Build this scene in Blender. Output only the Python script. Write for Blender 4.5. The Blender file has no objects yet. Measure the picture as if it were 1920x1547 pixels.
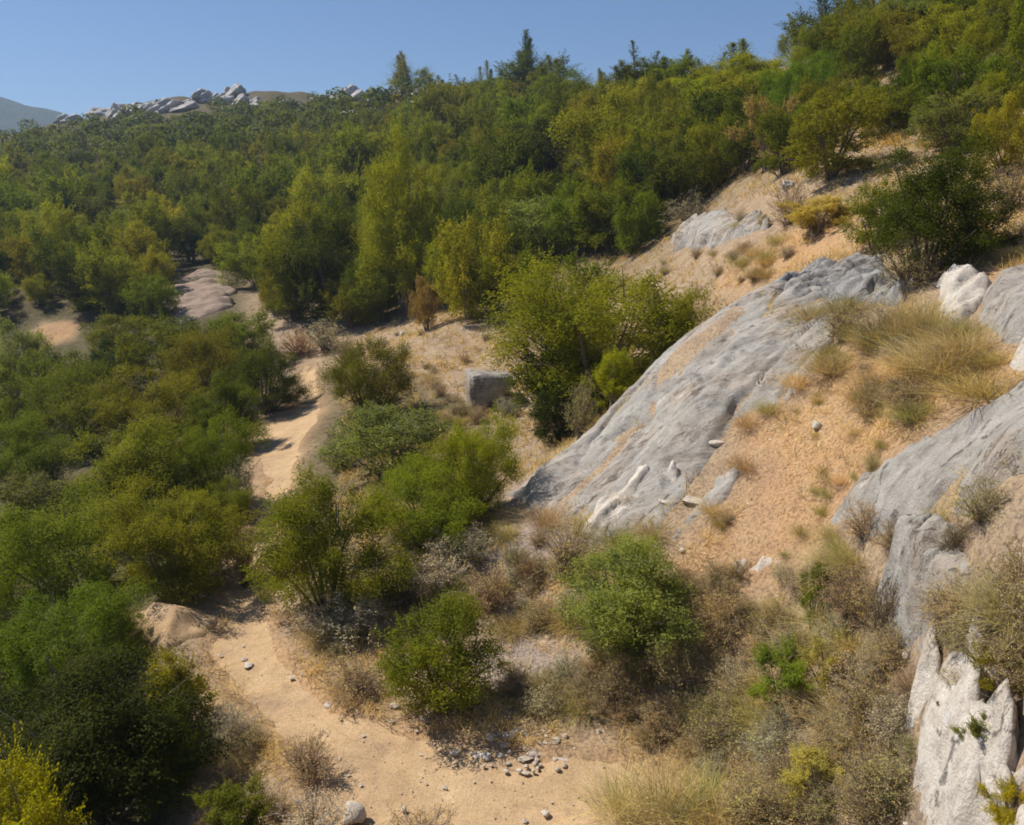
import bpy, math, random
import numpy as np
from mathutils import Vector, Matrix

# ------------------------------------------------------------------ camera, sky, sun, exposure
scene = bpy.context.scene
COL = scene.collection
R = math.radians
CAM_H, PITCH, FPX = 6.0, 12.6, 1663.0          # metres, degrees, focal length in photo pixels (1920 wide)
SUN_AZ, SUN_EL = -72.0, 52.0                    # azimuth from the view axis (+Y), negative = left
cam_d = bpy.data.cameras.new('camera'); cam = bpy.data.objects.new('camera', cam_d); COL.objects.link(cam)
cam.location = (0, 0, CAM_H); cam.rotation_euler = (R(90 - PITCH), 0, 0)
cam_d.sensor_width = 36.0; cam_d.lens = FPX / 1920 * 36.0
cam_d.clip_start = 0.1; cam_d.clip_end = 6000
scene.camera = cam
world = bpy.data.worlds.new('World'); scene.world = world; world.use_nodes = True
wn = world.node_tree
sky = wn.nodes.new('ShaderNodeTexSky'); sky.sky_type = 'NISHITA'; sky.sun_disc = False
sky.sun_elevation = R(SUN_EL); sky.sun_rotation = R(SUN_AZ)
sky.altitude = 1200; sky.air_density = 1.0; sky.dust_density = 0.0; sky.ozone_density = 8.5
bg = wn.nodes['Background']; bg.inputs['Strength'].default_value = 0.08
wn.links.new(sky.outputs[0], bg.inputs[0])
sun_d = bpy.data.lights.new('sun', 'SUN'); sun_d.energy = 4.8; sun_d.angle = R(0.53); sun_d.color = (1.0, 0.94, 0.85)
sun = bpy.data.objects.new('sun', sun_d); COL.objects.link(sun)
S = Vector((math.sin(R(SUN_AZ)) * math.cos(R(SUN_EL)), math.cos(R(SUN_AZ)) * math.cos(R(SUN_EL)), math.sin(R(SUN_EL))))
sun.rotation_euler = S.to_track_quat('Z', 'Y').to_euler(); sun.location = S * 120
vs = scene.view_settings
vs.view_transform = 'Standard'; vs.look = 'None'; vs.exposure = 0.3; vs.gamma = 1.0; vs.use_curve_mapping = False
scene.render.engine = 'CYCLES'
scene.cycles.max_bounces = 6; scene.cycles.diffuse_bounces = 3; scene.cycles.transmission_bounces = 4
scene.cycles.volume_bounces = 0; scene.cycles.use_denoising = True; scene.cycles.filter_width = 1.8

# ------------------------------------------------------------------ numeric helpers
rng = np.random.default_rng(7)
random.seed(7)
_perm = np.random.default_rng(3).permutation(256)
_perm = np.concatenate([_perm, _perm, _perm])
_grad = np.random.default_rng(4).normal(size=(256, 3)); _grad /= np.linalg.norm(_grad, axis=1)[:, None]
def noise(x, y, z=0.0):
    """gradient noise, about -0.7..0.7, on arrays"""
    x, y, z = np.broadcast_arrays(np.asarray(x, float), np.asarray(y, float), np.asarray(z, float))
    xi, yi, zi = np.floor(x).astype(int), np.floor(y).astype(int), np.floor(z).astype(int)
    xf, yf, zf = x - xi, y - yi, z - zi
    u, v, w = [t * t * t * (t * (t * 6 - 15) + 10) for t in (xf, yf, zf)]
    out = 0
    for dx in (0, 1):
        for dy in (0, 1):
            for dz in (0, 1):
                h = _perm[_perm[_perm[(xi + dx) & 255] + ((yi + dy) & 255)] + ((zi + dz) & 255)]
                g = _grad[h]
                d = g[..., 0] * (xf - dx) + g[..., 1] * (yf - dy) + g[..., 2] * (zf - dz)
                out = out + d * (u if dx else 1 - u) * (v if dy else 1 - v) * (w if dz else 1 - w)
    return out
def fbm(x, y, z=0.0, o=4):
    s, a = 0, 1.0
    for i in range(o):
        s = s + a * noise(x * 2 ** i + 17 * i, y * 2 ** i - 9 * i, np.asarray(z) * 2 ** i + 5 * i); a *= .5
    return s
def sstep(a, b, t):
    t = np.clip((t - a) / (b - a), 0, 1); return t * t * (3 - 2 * t)

CP, SP = math.cos(R(PITCH)), math.sin(R(PITCH))
def ray(u, v):
    a, b = (u - 960) / FPX, (773.5 - v) / FPX
    return np.array([a, CP + SP * b, -SP + CP * b])
def proj(x, y, z):
    """world -> photo pixel"""
    zc = z - CAM_H
    dep = y * CP - zc * SP; up = y * SP + zc * CP
    return 960 + FPX * x / dep, 773.5 - FPX * up / dep

# ------------------------------------------------------------------ terrain: a height field through surveyed points
SURVEY = []                                     # world points
def sv(u, v, y=None, z=None):
    d = ray(u, v)
    t = (y / d[1]) if y is not None else (z - CAM_H) / d[2]
    SURVEY.append(CAM_H * np.array([0, 0, 1]) + t * d)
def wp(x, y, z): SURVEY.append(np.array([x, y, z], float))
def column(u, zs=(), ys=()):
    for v, z in zs: sv(u, v, z=z)
    for v, y in ys: sv(u, v, y=y)
column(-500, [(1547, -1.6), (1100, -2.6), (800, -3.2)], [(600, 48), (420, 80), (300, 130), (268, 230)])
column(0, [(1547, -1.0), (1150, -1.5), (900, -1.9), (730, -1.8)], [(610, 46), (450, 70), (330, 110), (272, 225)])
column(300, [(1547, -.45), (1185, -.1), (950, -.9), (760, -1.0)], [(590, 46), (500, 58), (400, 78), (295, 115), (200, 225)])
column(450, [(1120, -.05)], [(186, 225)])
column(560, [(1547, 0), (1250, 0), (1000, -.25), (900, -.3), (780, -.35), (690, -.3)],
       [(615, 41), (500, 56), (350, 85), (232, 145), (176, 200)])
column(800, [(1700, 0), (1547, 0), (1320, .05), (1100, .3), (960, .5), (820, .5)], [(640, 31), (520, 44), (380, 60), (255, 95), (182, 135)])
column(1000, [(1547, .05), (1320, .1), (1150, .35)], [(1030, 13.2), (925, 15.3), (800, 22), (650, 28), (500, 38), (380, 50), (255, 72), (185, 95)])
wp(.7, 18.4, .75)
column(1200, [(1700, .1), (1547, .15), (1320, .25)], [(1150, 10.8), (1050, 11.7), (900, 13.3), (752, 15.4), (600, 27), (480, 33), (350, 43), (245, 56), (175, 72)])
wp(2.8, 19.5, 1.9)
column(1300, [], [(640, 15.9)])
wp(4.2, 19.4, 2.6)
column(1400, [(1700, .2), (1547, .3)], [(1350, 9), (1200, 9.8), (1050, 10.7), (900, 11.9), (750, 13.5), (650, 14.9), (563, 16.6), (470, 23.5), (400, 27), (330, 32), (225, 44), (150, 60)])
wp(5.4, 19.5, 4.0)
column(1600, [], [(1700, 6.4), (1547, 6.9), (1350, 7.7), (1200, 8.3), (1050, 9.0), (900, 10.1), (750, 11.5), (600, 13.8), (525, 16.2), (430, 19.5), (330, 24), (210, 33), (110, 42)])
column(1800, [], [(1700, 5.1), (1547, 5.5), (1350, 6.1), (1200, 6.6), (1050, 7.2), (900, 8.3), (750, 9.7), (600, 12), (500, 14), (400, 18), (250, 25), (130, 32), (50, 37)])
column(2000, [], [(1547, 4.6), (1200, 5.5), (1050, 6.1), (750, 8.4), (550, 11), (400, 15), (200, 23), (60, 30), (0, 34)])
column(2500, [], [(1547, 3.4), (1050, 4.6), (700, 6.6), (450, 10), (200, 17), (0, 24)])
# behind the crests and behind the camera
for x, y, z in [(-190, 330, 24), (-110, 330, 24), (-60, 320, 25), (-25, 270, 26), (-5, 200, 22), (8, 150, 19), (20, 120, 17), (32, 105, 15),
                (55, 100, 18), (70, 80, 22), (75, 60, 26), (-300, 420, 10), (-100, 420, 8), (60, 420, 5), (200, 420, 10), (120, 200, 25),
                (0, -4, .3), (-6, -4, -1.2), (-4, 3, -.6), (0, 3, .2), (3, 3, 1.6), (5, -3, 3.0), (2, -3, 1.2), (8, 0, 5.5)]:
    wp(x, y, z)
SURVEY = np.array(SURVEY)
def warp(x, y):
    q = np.maximum(y, -6.5) + 8.0
    return x / q, np.log(q) * .8, q
_a, _s, _q = warp(SURVEY[:, 0], SURVEY[:, 1]); _h = (SURVEY[:, 2] - CAM_H) / _q
def _phi(r2): return r2 * np.log(r2 + 1e-12)
_n = len(_a)
_K = _phi((_a[:, None] - _a) ** 2 + (_s[:, None] - _s) ** 2) + np.eye(_n) * 2e-4
_P = np.stack([np.ones(_n), _a, _s], 1)
_A = np.block([[_K, _P], [_P.T, np.zeros((3, 3))]])
_c = np.linalg.solve(_A, np.concatenate([_h, np.zeros(3)]))
def ground_smooth(x, y):
    x, y = np.broadcast_arrays(np.asarray(x, float), np.asarray(y, float))
    shp = x.shape; x, y = x.ravel(), y.ravel()
    out = np.empty(x.shape)
    for i in range(0, len(x), 40000):
        a, s, q = warp(x[i:i + 40000], y[i:i + 40000])
        k = _phi((a[:, None] - _a) ** 2 + (s[:, None] - _s) ** 2)
        out[i:i + 40000] = (k @ _c[:_n] + _c[_n] + _c[_n + 1] * a + _c[_n + 2] * s) * q + CAM_H
    return out.reshape(shp)
def ground(x, y):
    x = np.asarray(x, float); y = np.asarray(y, float)
    far = np.clip(y / 60, 0, 2.5)
    return (ground_smooth(x, y) + .05 * fbm(x * 1.1, y * 1.1, 1.0, 4) + .10 * noise(x * .45, y * .45, 3.3)
            + far * .9 * fbm(x * .07, y * .07, 7.7, 3))
_ys = np.geomspace(2.0, 420, 260)
def pix(u, v, near=2.0):
    """first ground point under a photo pixel"""
    d = ray(u, v); t = _ys / d[1]
    x, z = d[0] * t, CAM_H + d[2] * t
    g = ground_smooth(x, _ys); hit = np.nonzero((z <= g) & (_ys > near))[0]
    i = int(np.argmin(np.where(_ys > 20, z - g, 1e9))) if len(hit) == 0 else int(hit[0])
    yy = np.linspace(_ys[max(0, i - 3)], _ys[min(len(_ys) - 1, i + 3)], 40); t = yy / d[1]; x = d[0] * t; g = ground(x, yy)
    hit = np.nonzero(CAM_H + d[2] * t <= g)[0]; j = int(hit[0]) if len(hit) else 20
    return np.array([x[j], yy[j], g[j]])
def gat(u, y):
    """ground point in the direction of photo column u at a distance"""
    z = CAM_H - 3
    for _ in range(6):
        x = (u - 960) / FPX * (y * CP - (z - CAM_H) * SP); z = float(ground(x, y))
    return np.array([x, y, z])
def at(u, v, y):
    d = ray(u, v); return np.array([d[0] / d[1] * y, y, CAM_H + d[2] / d[1] * y])

# ------------------------------------------------------------------ mesh and object helpers
def mesh_from(name, verts, faces, mats=(), smooth=False, attrs=None):
    """verts (n,3); faces: array (m,k) or list of such arrays"""
    if isinstance(faces, np.ndarray): faces = [faces]
    faces = [f for f in faces if len(f)]
    me = bpy.data.meshes.new(name)
    verts = np.asarray(verts, np.float32)
    me.vertices.add(len(verts)); me.vertices.foreach_set('co', verts.ravel())
    loops = np.concatenate([f.ravel() for f in faces]).astype(np.int32)
    sizes = np.concatenate([np.full(len(f), f.shape[1]) for f in faces]).astype(np.int32)
    starts = np.concatenate([[0], np.cumsum(sizes)[:-1]]).astype(np.int32)
    me.loops.add(len(loops)); me.loops.foreach_set('vertex_index', loops)
    me.polygons.add(len(sizes)); me.polygons.foreach_set('loop_start', starts)
    try: me.polygons.foreach_set('loop_total', sizes)
    except Exception: pass
    if smooth: me.polygons.foreach_set('use_smooth', np.ones(len(sizes), bool))
    for k, arr in (attrs or {}).items():
        at_ = me.attributes.new(k, 'FLOAT', 'POINT'); at_.data.foreach_set('value', np.asarray(arr, np.float32))
    for m in mats: me.materials.append(m)
    me.update(calc_edges=True); me.validate()
    return me
def link(name, me, parent=None, loc=None, rot=None, scale=None, color=None):
    o = bpy.data.objects.new(name, me); COL.objects.link(o)
    if parent is not None: o.parent = parent
    if loc is not None: o.location = [float(c) for c in loc]
    if rot is not None: o.rotation_euler = rot
    if scale is not None: o.scale = scale
    if color is not None: o.color = (*color, 1)
    return o
def tag(o, label=None, cat=None, group=None, kind=None):
    if label: o['label'] = label
    if cat: o['category'] = cat
    if group: o['group'] = group
    if kind: o['kind'] = kind
    return o

# ------------------------------------------------------------------ materials
def mat(name):
    m = bpy.data.materials.new(name); m.use_nodes = True
    nt = m.node_tree; b = nt.nodes['Principled BSDF']
    b.inputs['Roughness'].default_value = .9
    b.inputs['Specular IOR Level'].default_value = .15
    return m, nt, b
def N(nt, t, **kw):
    n = nt.nodes.new(t)
    for k, v in kw.items():
        if k in n.inputs.keys(): n.inputs[k].default_value = v
        else: setattr(n, k, v)
    return n
def tex_noise(nt, vec, scale, detail=5, rough=.6, dist=0.0):
    n = N(nt, 'ShaderNodeTexNoise'); n.inputs['Scale'].default_value = scale; n.inputs['Detail'].default_value = detail
    n.inputs['Roughness'].default_value = rough; n.inputs['Distortion'].default_value = dist
    nt.links.new(vec, n.inputs['Vector']); return n.outputs['Fac']
def ramp(nt, fac, stops):
    r = N(nt, 'ShaderNodeValToRGB'); e = r.color_ramp.elements
    while len(e) < len(stops): e.new(.5)
    for el, (p, c) in zip(e, stops): el.position = p; el.color = (*c, 1) if len(c) == 3 else c
    nt.links.new(fac, r.inputs[0]); return r.outputs[0]
def mixc(nt, fac, a, b, mode='MIX'):
    n = N(nt, 'ShaderNodeMix', data_type='RGBA', blend_type=mode)
    for sock, v in ((n.inputs[0], fac), (n.inputs[6], a), (n.inputs[7], b)):
        if isinstance(v, (int, float)): sock.default_value = v
        elif isinstance(v, tuple): sock.default_value = (*v, 1)
        else: nt.links.new(v, sock)
    return n.outputs[2]
def math_n(nt, op, a, b=None, clamp=False):
    n = N(nt, 'ShaderNodeMath', operation=op); n.use_clamp = clamp
    for i, v in enumerate((a, b)):
        if v is None: continue
        if isinstance(v, (int, float)): n.inputs[i].default_value = v
        else: nt.links.new(v, n.inputs[i])
    return n.outputs[0]
def attr(nt, name): return N(nt, 'ShaderNodeAttribute', attribute_name=name).outputs['Fac']
def bump(nt, b, h, strength, dist):
    n = N(nt, 'ShaderNodeBump'); n.inputs['Strength'].default_value = strength; n.inputs['Distance'].default_value = dist
    nt.links.new(h, n.inputs['Height']); nt.links.new(n.outputs[0], b.inputs['Normal'])
def pos(nt): return N(nt, 'ShaderNodeNewGeometry').outputs['Position']

def ground_material():
    m, nt, b = mat('dry_hillside'); P = pos(nt)
    big = tex_noise(nt, P, .5, 5, .6); mid = tex_noise(nt, P, 3.0, 6, .65); fine = tex_noise(nt, P, 22, 6, .75)
    base = ramp(nt, big, [(.30, (.33, .225, .15)), (.45, (.42, .29, .18)), (.55, (.38, .28, .19)), (.7, (.31, .245, .19))])
    straw = ramp(nt, mid, [(.32, (.22, .16, .11)), (.52, (.40, .29, .18)), (.72, (.52, .40, .25))])
    c = mixc(nt, .55, base, straw)
    sand = mixc(nt, .5, ramp(nt, mid, [(.3, (.36, .215, .115)), (.5, (.48, .295, .15)), (.7, (.56, .37, .20))]), ramp(nt, big, [(.35, (.40, .255, .15)), (.5, (.51, .305, .145)), (.65, (.50, .345, .19))]))
    c = mixc(nt, attr(nt, 'sand'), c, sand)
    grey = ramp(nt, fine, [(.3, (.27, .21, .18)), (.7, (.42, .34, .29))])
    c = mixc(nt, attr(nt, 'grey'), c, grey)
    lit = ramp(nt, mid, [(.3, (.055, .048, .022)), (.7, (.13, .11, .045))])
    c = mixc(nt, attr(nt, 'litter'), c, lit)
    sp = ramp(nt, fine, [(.38, (.5, .5, .5)), (.52, (1, 1, 1)), (.66, (1.2, 1.18, 1.12))])
    c = mixc(nt, 1.0, c, sp, 'MULTIPLY')
    nt.links.new(c, b.inputs['Base Color'])
    h = math_n(nt, 'ADD', mid, math_n(nt, 'MULTIPLY', fine, .5)); bump(nt, b, h, .75, .07)
    return m
def path_material():
    m, nt, b = mat('trodden_earth'); P = pos(nt)
    big = tex_noise(nt, P, .8, 4, .6); mid = tex_noise(nt, P, 4.5, 6, .65); fine = tex_noise(nt, P, 40, 5, .75)
    c = mixc(nt, .5, ramp(nt, big, [(.32, (.40, .275, .17)), (.5, (.52, .35, .19)), (.68, (.60, .43, .25))]), ramp(nt, mid, [(.32, (.30, .205, .125)), (.46, (.47, .32, .18)), (.56, (.53, .365, .205)), (.7, (.62, .44, .26))]))
    sp = ramp(nt, fine, [(.36, (.66, .64, .62)), (.5, (1, 1, 1)), (.7, (1.1, 1.1, 1.08))])
    c = mixc(nt, 1.0, c, sp, 'MULTIPLY'); nt.links.new(c, b.inputs['Base Color'])
    h = math_n(nt, 'ADD', mid, math_n(nt, 'MULTIPLY', fine, .4)); bump(nt, b, h, .7, .035)
    return m
def rock_material(name, pale, dark, warm, warm_amt, lichen=.5, joints=.6):
    m, nt, b = mat(name); P = pos(nt)
    mp = N(nt, 'ShaderNodeMapping'); nt.links.new(P, mp.inputs[0]); mp.inputs['Rotation'].default_value = (.35, -.25, .6); mp.inputs['Scale'].default_value = (.45, 2.6, 1.6)
    st = tex_noise(nt, mp.outputs[0], 1.6, 7, .66, .5)
    big = tex_noise(nt, P, .9, 5, .6, .6); mid = tex_noise(nt, P, 6, 7, .7); fine = tex_noise(nt, P, 45, 5, .75)
    c = ramp(nt, st, [(.28, dark), (.44, tuple(.5 * (p + d) for p, d in zip(pale, dark))), (.60, pale), (.78, tuple(min(.8, p * 1.28) for p in pale))])
    c = mixc(nt, math_n(nt, 'MULTIPLY', ramp(nt, big, [(.48, (0, 0, 0)), (.66, (1, 1, 1))]), warm_amt), c, warm)
    wp_ = tex_noise(nt, mp.outputs[0], 3.1, 6, .72, .3); bl = tex_noise(nt, P, 2.3, 6, .7, .8)
    c = mixc(nt, math_n(nt, 'MULTIPLY', ramp(nt, wp_, [(.60, (0, 0, 0)), (.68, (1, 1, 1))]), .6), c, tuple(min(.82, p * 1.55) for p in pale))
    c = mixc(nt, math_n(nt, 'MULTIPLY', ramp(nt, bl, [(.58, (0, 0, 0)), (.66, (1, 1, 1))]), lichen * .75), c, tuple(d * .5 for d in dark))
    vo = N(nt, 'ShaderNodeTexVoronoi', feature='DISTANCE_TO_EDGE'); vo.inputs['Scale'].default_value = .42; wv = N(nt, 'ShaderNodeMix', data_type='VECTOR'); wv.inputs[0].default_value = .22
    nc = N(nt, 'ShaderNodeTexNoise'); nc.inputs['Scale'].default_value = 1.3; nc.inputs['Detail'].default_value = 4; nt.links.new(P, nc.inputs['Vector'])
    nt.links.new(mp.outputs[0], wv.inputs[4]); nt.links.new(nc.outputs['Color'], wv.inputs[5]); nt.links.new(wv.outputs[1], vo.inputs['Vector'])
    jt = ramp(nt, math_n(nt, 'ADD', vo.outputs['Distance'], math_n(nt, 'MULTIPLY', ramp(nt, mid, [(.40, (0, 0, 0)), (.60, (1, 1, 1))]), .03)), [(.004, (0, 0, 0)), (.018, (1, 1, 1))])
    vein = ramp(nt, math_n(nt, 'ABSOLUTE', math_n(nt, 'SUBTRACT', st, .47)), [(.0, (0, 0, 0)), (.012, (1, 1, 1))])
    vein = mixc(nt, ramp(nt, big, [(.50, (0, 0, 0)), (.62, (1, 1, 1))]), (1, 1, 1), vein)
    cut = math_n(nt, 'MINIMUM', jt, vein)
    c = mixc(nt, math_n(nt, 'MULTIPLY', math_n(nt, 'SUBTRACT', 1.0, cut), joints), c, (.14, .12, .10))
    li = ramp(nt, mid, [(.30, (.45, .44, .42)), (.46, (1, 1, 1)), (.7, (1.06, 1.06, 1.05))])
    c = mixc(nt, lichen, c, mixc(nt, 1.0, c, li, 'MULTIPLY'))
    sp = ramp(nt, fine, [(.34, (.6, .6, .6)), (.5, (1, 1, 1)), (.7, (1.1, 1.1, 1.1))])
    c = mixc(nt, .8, c, mixc(nt, 1.0, c, sp, 'MULTIPLY'))
    nt.links.new(c, b.inputs['Base Color'])
    h = math_n(nt, 'ADD', math_n(nt, 'ADD', math_n(nt, 'MULTIPLY', st, .8), math_n(nt, 'MULTIPLY', mid, .6)), math_n(nt, 'ADD', math_n(nt, 'MULTIPLY', fine, .35), math_n(nt, 'MULTIPLY', cut, .5 * joints)))
    bump(nt, b, h, .9, .075)
    return m
def leaf_material(name, trans=.4, glow=(1.15, 1.2, .4)):
    m, nt, b = mat(name)
    oi = N(nt, 'ShaderNodeObjectInfo'); P = pos(nt)
    t = attr(nt, 'tone')
    big = tex_noise(nt, P, 1.7, 3, .6)
    f = math_n(nt, 'ADD', math_n(nt, 'MULTIPLY', t, .6), math_n(nt, 'MULTIPLY', big, .7))
    v = ramp(nt, f, [(.22, (.48, .6, .5)), (.52, (1, 1.03, .9)), (.82, (1.5, 1.45, .8))])
    c = mixc(nt, 1.0, oi.outputs['Color'], v, 'MULTIPLY')
    b.inputs['Roughness'].default_value = .6; b.inputs['Specular IOR Level'].default_value = .08
    nt.links.new(c, b.inputs['Base Color'])
    tr = N(nt, 'ShaderNodeBsdfTranslucent'); nt.links.new(mixc(nt, 1.0, c, glow, 'MULTIPLY'), tr.inputs[0])
    mx = N(nt, 'ShaderNodeMixShader'); mx.inputs[0].default_value = trans
    nt.links.new(b.outputs[0], mx.inputs[1]); nt.links.new(tr.outputs[0], mx.inputs[2])
    nt.links.new(mx.outputs[0], nt.nodes['Material Output'].inputs[0])
    return m
def bark_material():
    m, nt, b = mat('grey_bark'); P = pos(nt)
    f = tex_noise(nt, P, 30, 5, .7)
    nt.links.new(ramp(nt, f, [(.3, (.10, .075, .055)), (.7, (.26, .21, .17))]), b.inputs['Base Color']); bump(nt, b, f, .6, .01)
    return m
def hill_material():
    m, nt, b = mat('far_scrub_hill'); P = pos(nt)
    f = tex_noise(nt, P, .06, 7, .7); g = tex_noise(nt, P, .4, 4, .7)
    c = ramp(nt, f, [(.35, (.025, .06, .022)), (.55, (.05, .095, .032)), (.72, (.13, .15, .08))])
    c = mixc(nt, .6, c, ramp(nt, g, [(.4, (.03, .045, .025)), (.65, (.09, .10, .05))]))
    nt.links.new(c, b.inputs['Base Color']); bump(nt, b, g, 1.0, 3.0)
    return m
M_GROUND, M_PATH, M_LEAF, M_DRY, M_BARK, M_HILL = ground_material(), path_material(), leaf_material('leaves', .5, (1.2, 1.22, .3)), leaf_material('dry_leaves', .3, (1.0, .97, .85)), bark_material(), hill_material()
M_ROCK = rock_material('grey_limestone', (.47, .435, .385), (.25, .228, .20), (.42, .315, .225), .6, .7)
M_WHITE = rock_material('pale_limestone', (.74, .67, .57), (.44, .37, .31), (.52, .43, .33), .5, .35)
M_DARK = rock_material('weathered_limestone', (.40, .385, .365), (.15, .14, .13), (.35, .27, .2), .35, .9)
M_CREAM = rock_material('cream_limestone', (.78, .71, .61), (.55, .47, .39), (.62, .52, .41), .5, .5, .7)
M_EARTH = rock_material('earthy_rock', (.40, .30, .23), (.24, .175, .13), (.40, .29, .21), .5, .5, .2)
M_STONE = rock_material('loose_stone', (.74, .65, .54), (.54, .45, .36), (.55, .42, .30), .4, .3, 0.0)

# ------------------------------------------------------------------ outlines on the ground
def outline(pts):
    """photo outline -> ground outline; a third number gives the distance where the crest hides the ground"""
    o = []
    for p in pts:
        w = pix(p[0], p[1]) if len(p) == 2 else at(*p)
        o.append(w[:2])
    return np.array(o)
def sdf(poly, x, y):
    """signed distance in metres, positive inside"""
    x, y = np.asarray(x, float), np.asarray(y, float)
    d2 = np.full(x.shape, 1e9); ins = np.zeros(x.shape, bool)
    for (x0, y0), (x1, y1) in zip(poly, np.roll(poly, -1, 0)):
        ex, ey = x1 - x0, y1 - y0
        t = np.clip(((x - x0) * ex + (y - y0) * ey) / (ex * ex + ey * ey + 1e-12), 0, 1)
        d2 = np.minimum(d2, (x - x0 - t * ex) ** 2 + (y - y0 - t * ey) ** 2)
        c = ((y0 > y) != (y1 > y)) & (x < (x1 - x0) * (y - y0) / (y1 - y0 + 1e-12) + x0)
        ins ^= c
    return np.where(ins, 1, -1) * np.sqrt(d2)

PATH = outline([(650, 1750), (560, 1560), (540, 1450), (470, 1350), (400, 1290), (372, 1215), (405, 1170), (400, 1120), (428, 1060), (468, 985), (488, 905), (468, 840),
                (466, 800), (540, 778), (552, 730), (553, 686), (600, 684), (606, 730), (611, 772), (575, 830), (560, 900), (540, 970), (505, 1050), (492, 1120),
                (530, 1160), (560, 1230), (650, 1318), (800, 1355), (950, 1392), (1150, 1400), (1290, 1450), (1330, 1560), (1360, 1750)])
BANK = outline([(225, 1170), (258, 1152), (370, 1143), (410, 1158), (385, 1195), (300, 1232), (250, 1215)])
SAND = [outline(p) for p in (
    [(1240, 1060), (1290, 1010), (1380, 940), (1400, 850), (1385, 800), (1510, 730), (1560, 650), (1680, 640), (1800, 650), (1870, 690), (1840, 760), (1700, 840), (1620, 900), (1560, 990), (1500, 1060), (1300, 1090)],
    [(1330, 540), (1400, 490), (1480, 430), (1600, 400), (1600, 500), (1480, 510), (1400, 545)],
    [(1790, 510), (1920, 440), (1920, 520), (1850, 530)],
    [(60, 625), (80, 605), (150, 606), (140, 640), (90, 650)])]
GREY = [outline(p) for p in (
    [(880, 1150), (950, 1140), (1050, 1180), (1060, 1240), (1000, 1290), (900, 1310), (890, 1250), (930, 1200)],
    [(960, 850), (1050, 820), (1100, 800), (1000, 900), (960, 950)],
    [(940, 1000), (1000, 960), (1110, 1020), (1000, 1080), (900, 1060)],
    [(560, 1180), (700, 1100), (900, 1020), (980, 1080), (860, 1130), (720, 1170), (620, 1220)])]

# ------------------------------------------------------------------ ground sheet
def build_ground():
    nr, nc = 540, 420
    q = np.geomspace(1.6, 470, nr); a = np.linspace(-.95, .95, nc)
    Q, A = np.meshgrid(q, a, indexing='ij'); Y = Q - 8; X = A * Q
    Z = ground(X, Y)
    Z = Z - .14 * sstep(.02, .4, sdf(PATH, X, Y) + .22 * fbm(X * 1.3, Y * 1.3, 2.0, 4)) * (Y < 45)
    idx = np.arange(nr * nc).reshape(nr, nc)
    f = np.stack([idx[:-1, :-1], idx[:-1, 1:], idx[1:, 1:], idx[1:, :-1]], -1).reshape(-1, 4)
    near = Y < 60
    wob = .35 * fbm(X * .9, Y * .9, 4.4, 3)
    def soft(polys, w):
        r = np.zeros(X.shape)
        for p in polys: r = np.maximum(r, sstep(-w, w, sdf(p, X, Y) + wob))
        return r * near
    sand = np.maximum(soft(SAND, .45), soft([BANK], .2)); sand = np.maximum(sand, .9 * soft([PATH], .5))
    grey = soft(GREY, .5) * .9
    U, V = proj(X, np.maximum(Y, 1.0), Z)
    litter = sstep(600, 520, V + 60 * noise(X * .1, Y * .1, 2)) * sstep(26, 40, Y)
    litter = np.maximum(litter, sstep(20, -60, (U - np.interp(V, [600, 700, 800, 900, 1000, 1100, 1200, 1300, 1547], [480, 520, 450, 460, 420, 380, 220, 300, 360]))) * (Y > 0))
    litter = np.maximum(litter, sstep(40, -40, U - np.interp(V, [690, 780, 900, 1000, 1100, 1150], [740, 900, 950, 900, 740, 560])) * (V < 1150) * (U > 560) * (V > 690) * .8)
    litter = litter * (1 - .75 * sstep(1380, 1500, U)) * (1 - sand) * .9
    me = mesh_from('ground', np.stack([X, Y, Z], -1).reshape(-1, 3), f, [M_GROUND], True,
                   {'sand': sand.ravel(), 'grey': grey.ravel(), 'litter': np.clip(litter, 0, 1).ravel()})
    tag(link('ground', me), kind='structure')
build_ground()

def patch(name, poly, res, height, material, skirt=.25, wob=.12, wobs=1.6, seed=0.0):
    """a solid sheet of earth or rock on the ground inside an outline; height(X, Y, d) is its top"""
    lo, hi = poly.min(0) - skirt - .3, poly.max(0) + skirt + .3
    xs, ys = np.arange(lo[0], hi[0], res), np.arange(lo[1], hi[1], res)
    X, Y = np.meshgrid(xs, ys, indexing='ij')
    d = sdf(poly, X, Y) + wob * fbm(X * wobs, Y * wobs, seed, 4)
    Z = height(X, Y, d)
    keep = d > -skirt
    idx = np.arange(X.size).reshape(X.shape)
    k = keep[:-1, :-1] | keep[1:, :-1] | keep[1:, 1:] | keep[:-1, 1:]
    f = np.stack([idx[:-1, :-1], idx[1:, :-1], idx[1:, 1:], idx[:-1, 1:]], -1)[k]
    used = np.unique(f); remap = np.full(X.size, -1); remap[used] = np.arange(len(used))
    V = np.stack([X, Y, Z], -1).reshape(-1, 3)[used]
    return mesh_from(name, V, remap[f], [material], True)

def path_top(X, Y, d):
    rut = .035 * fbm(X * 1.9, Y * 1.9, 8.8, 5)
    return ground(X, Y) - .05 + rut - .05 * sstep(0, .5, d) - .35 * sstep(.05, -.25, d)
tag(link('dirt_path', patch('dirt_path', PATH, .07, path_top, M_PATH, .25, .22, 1.3, 2.0)), kind='structure')

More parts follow.
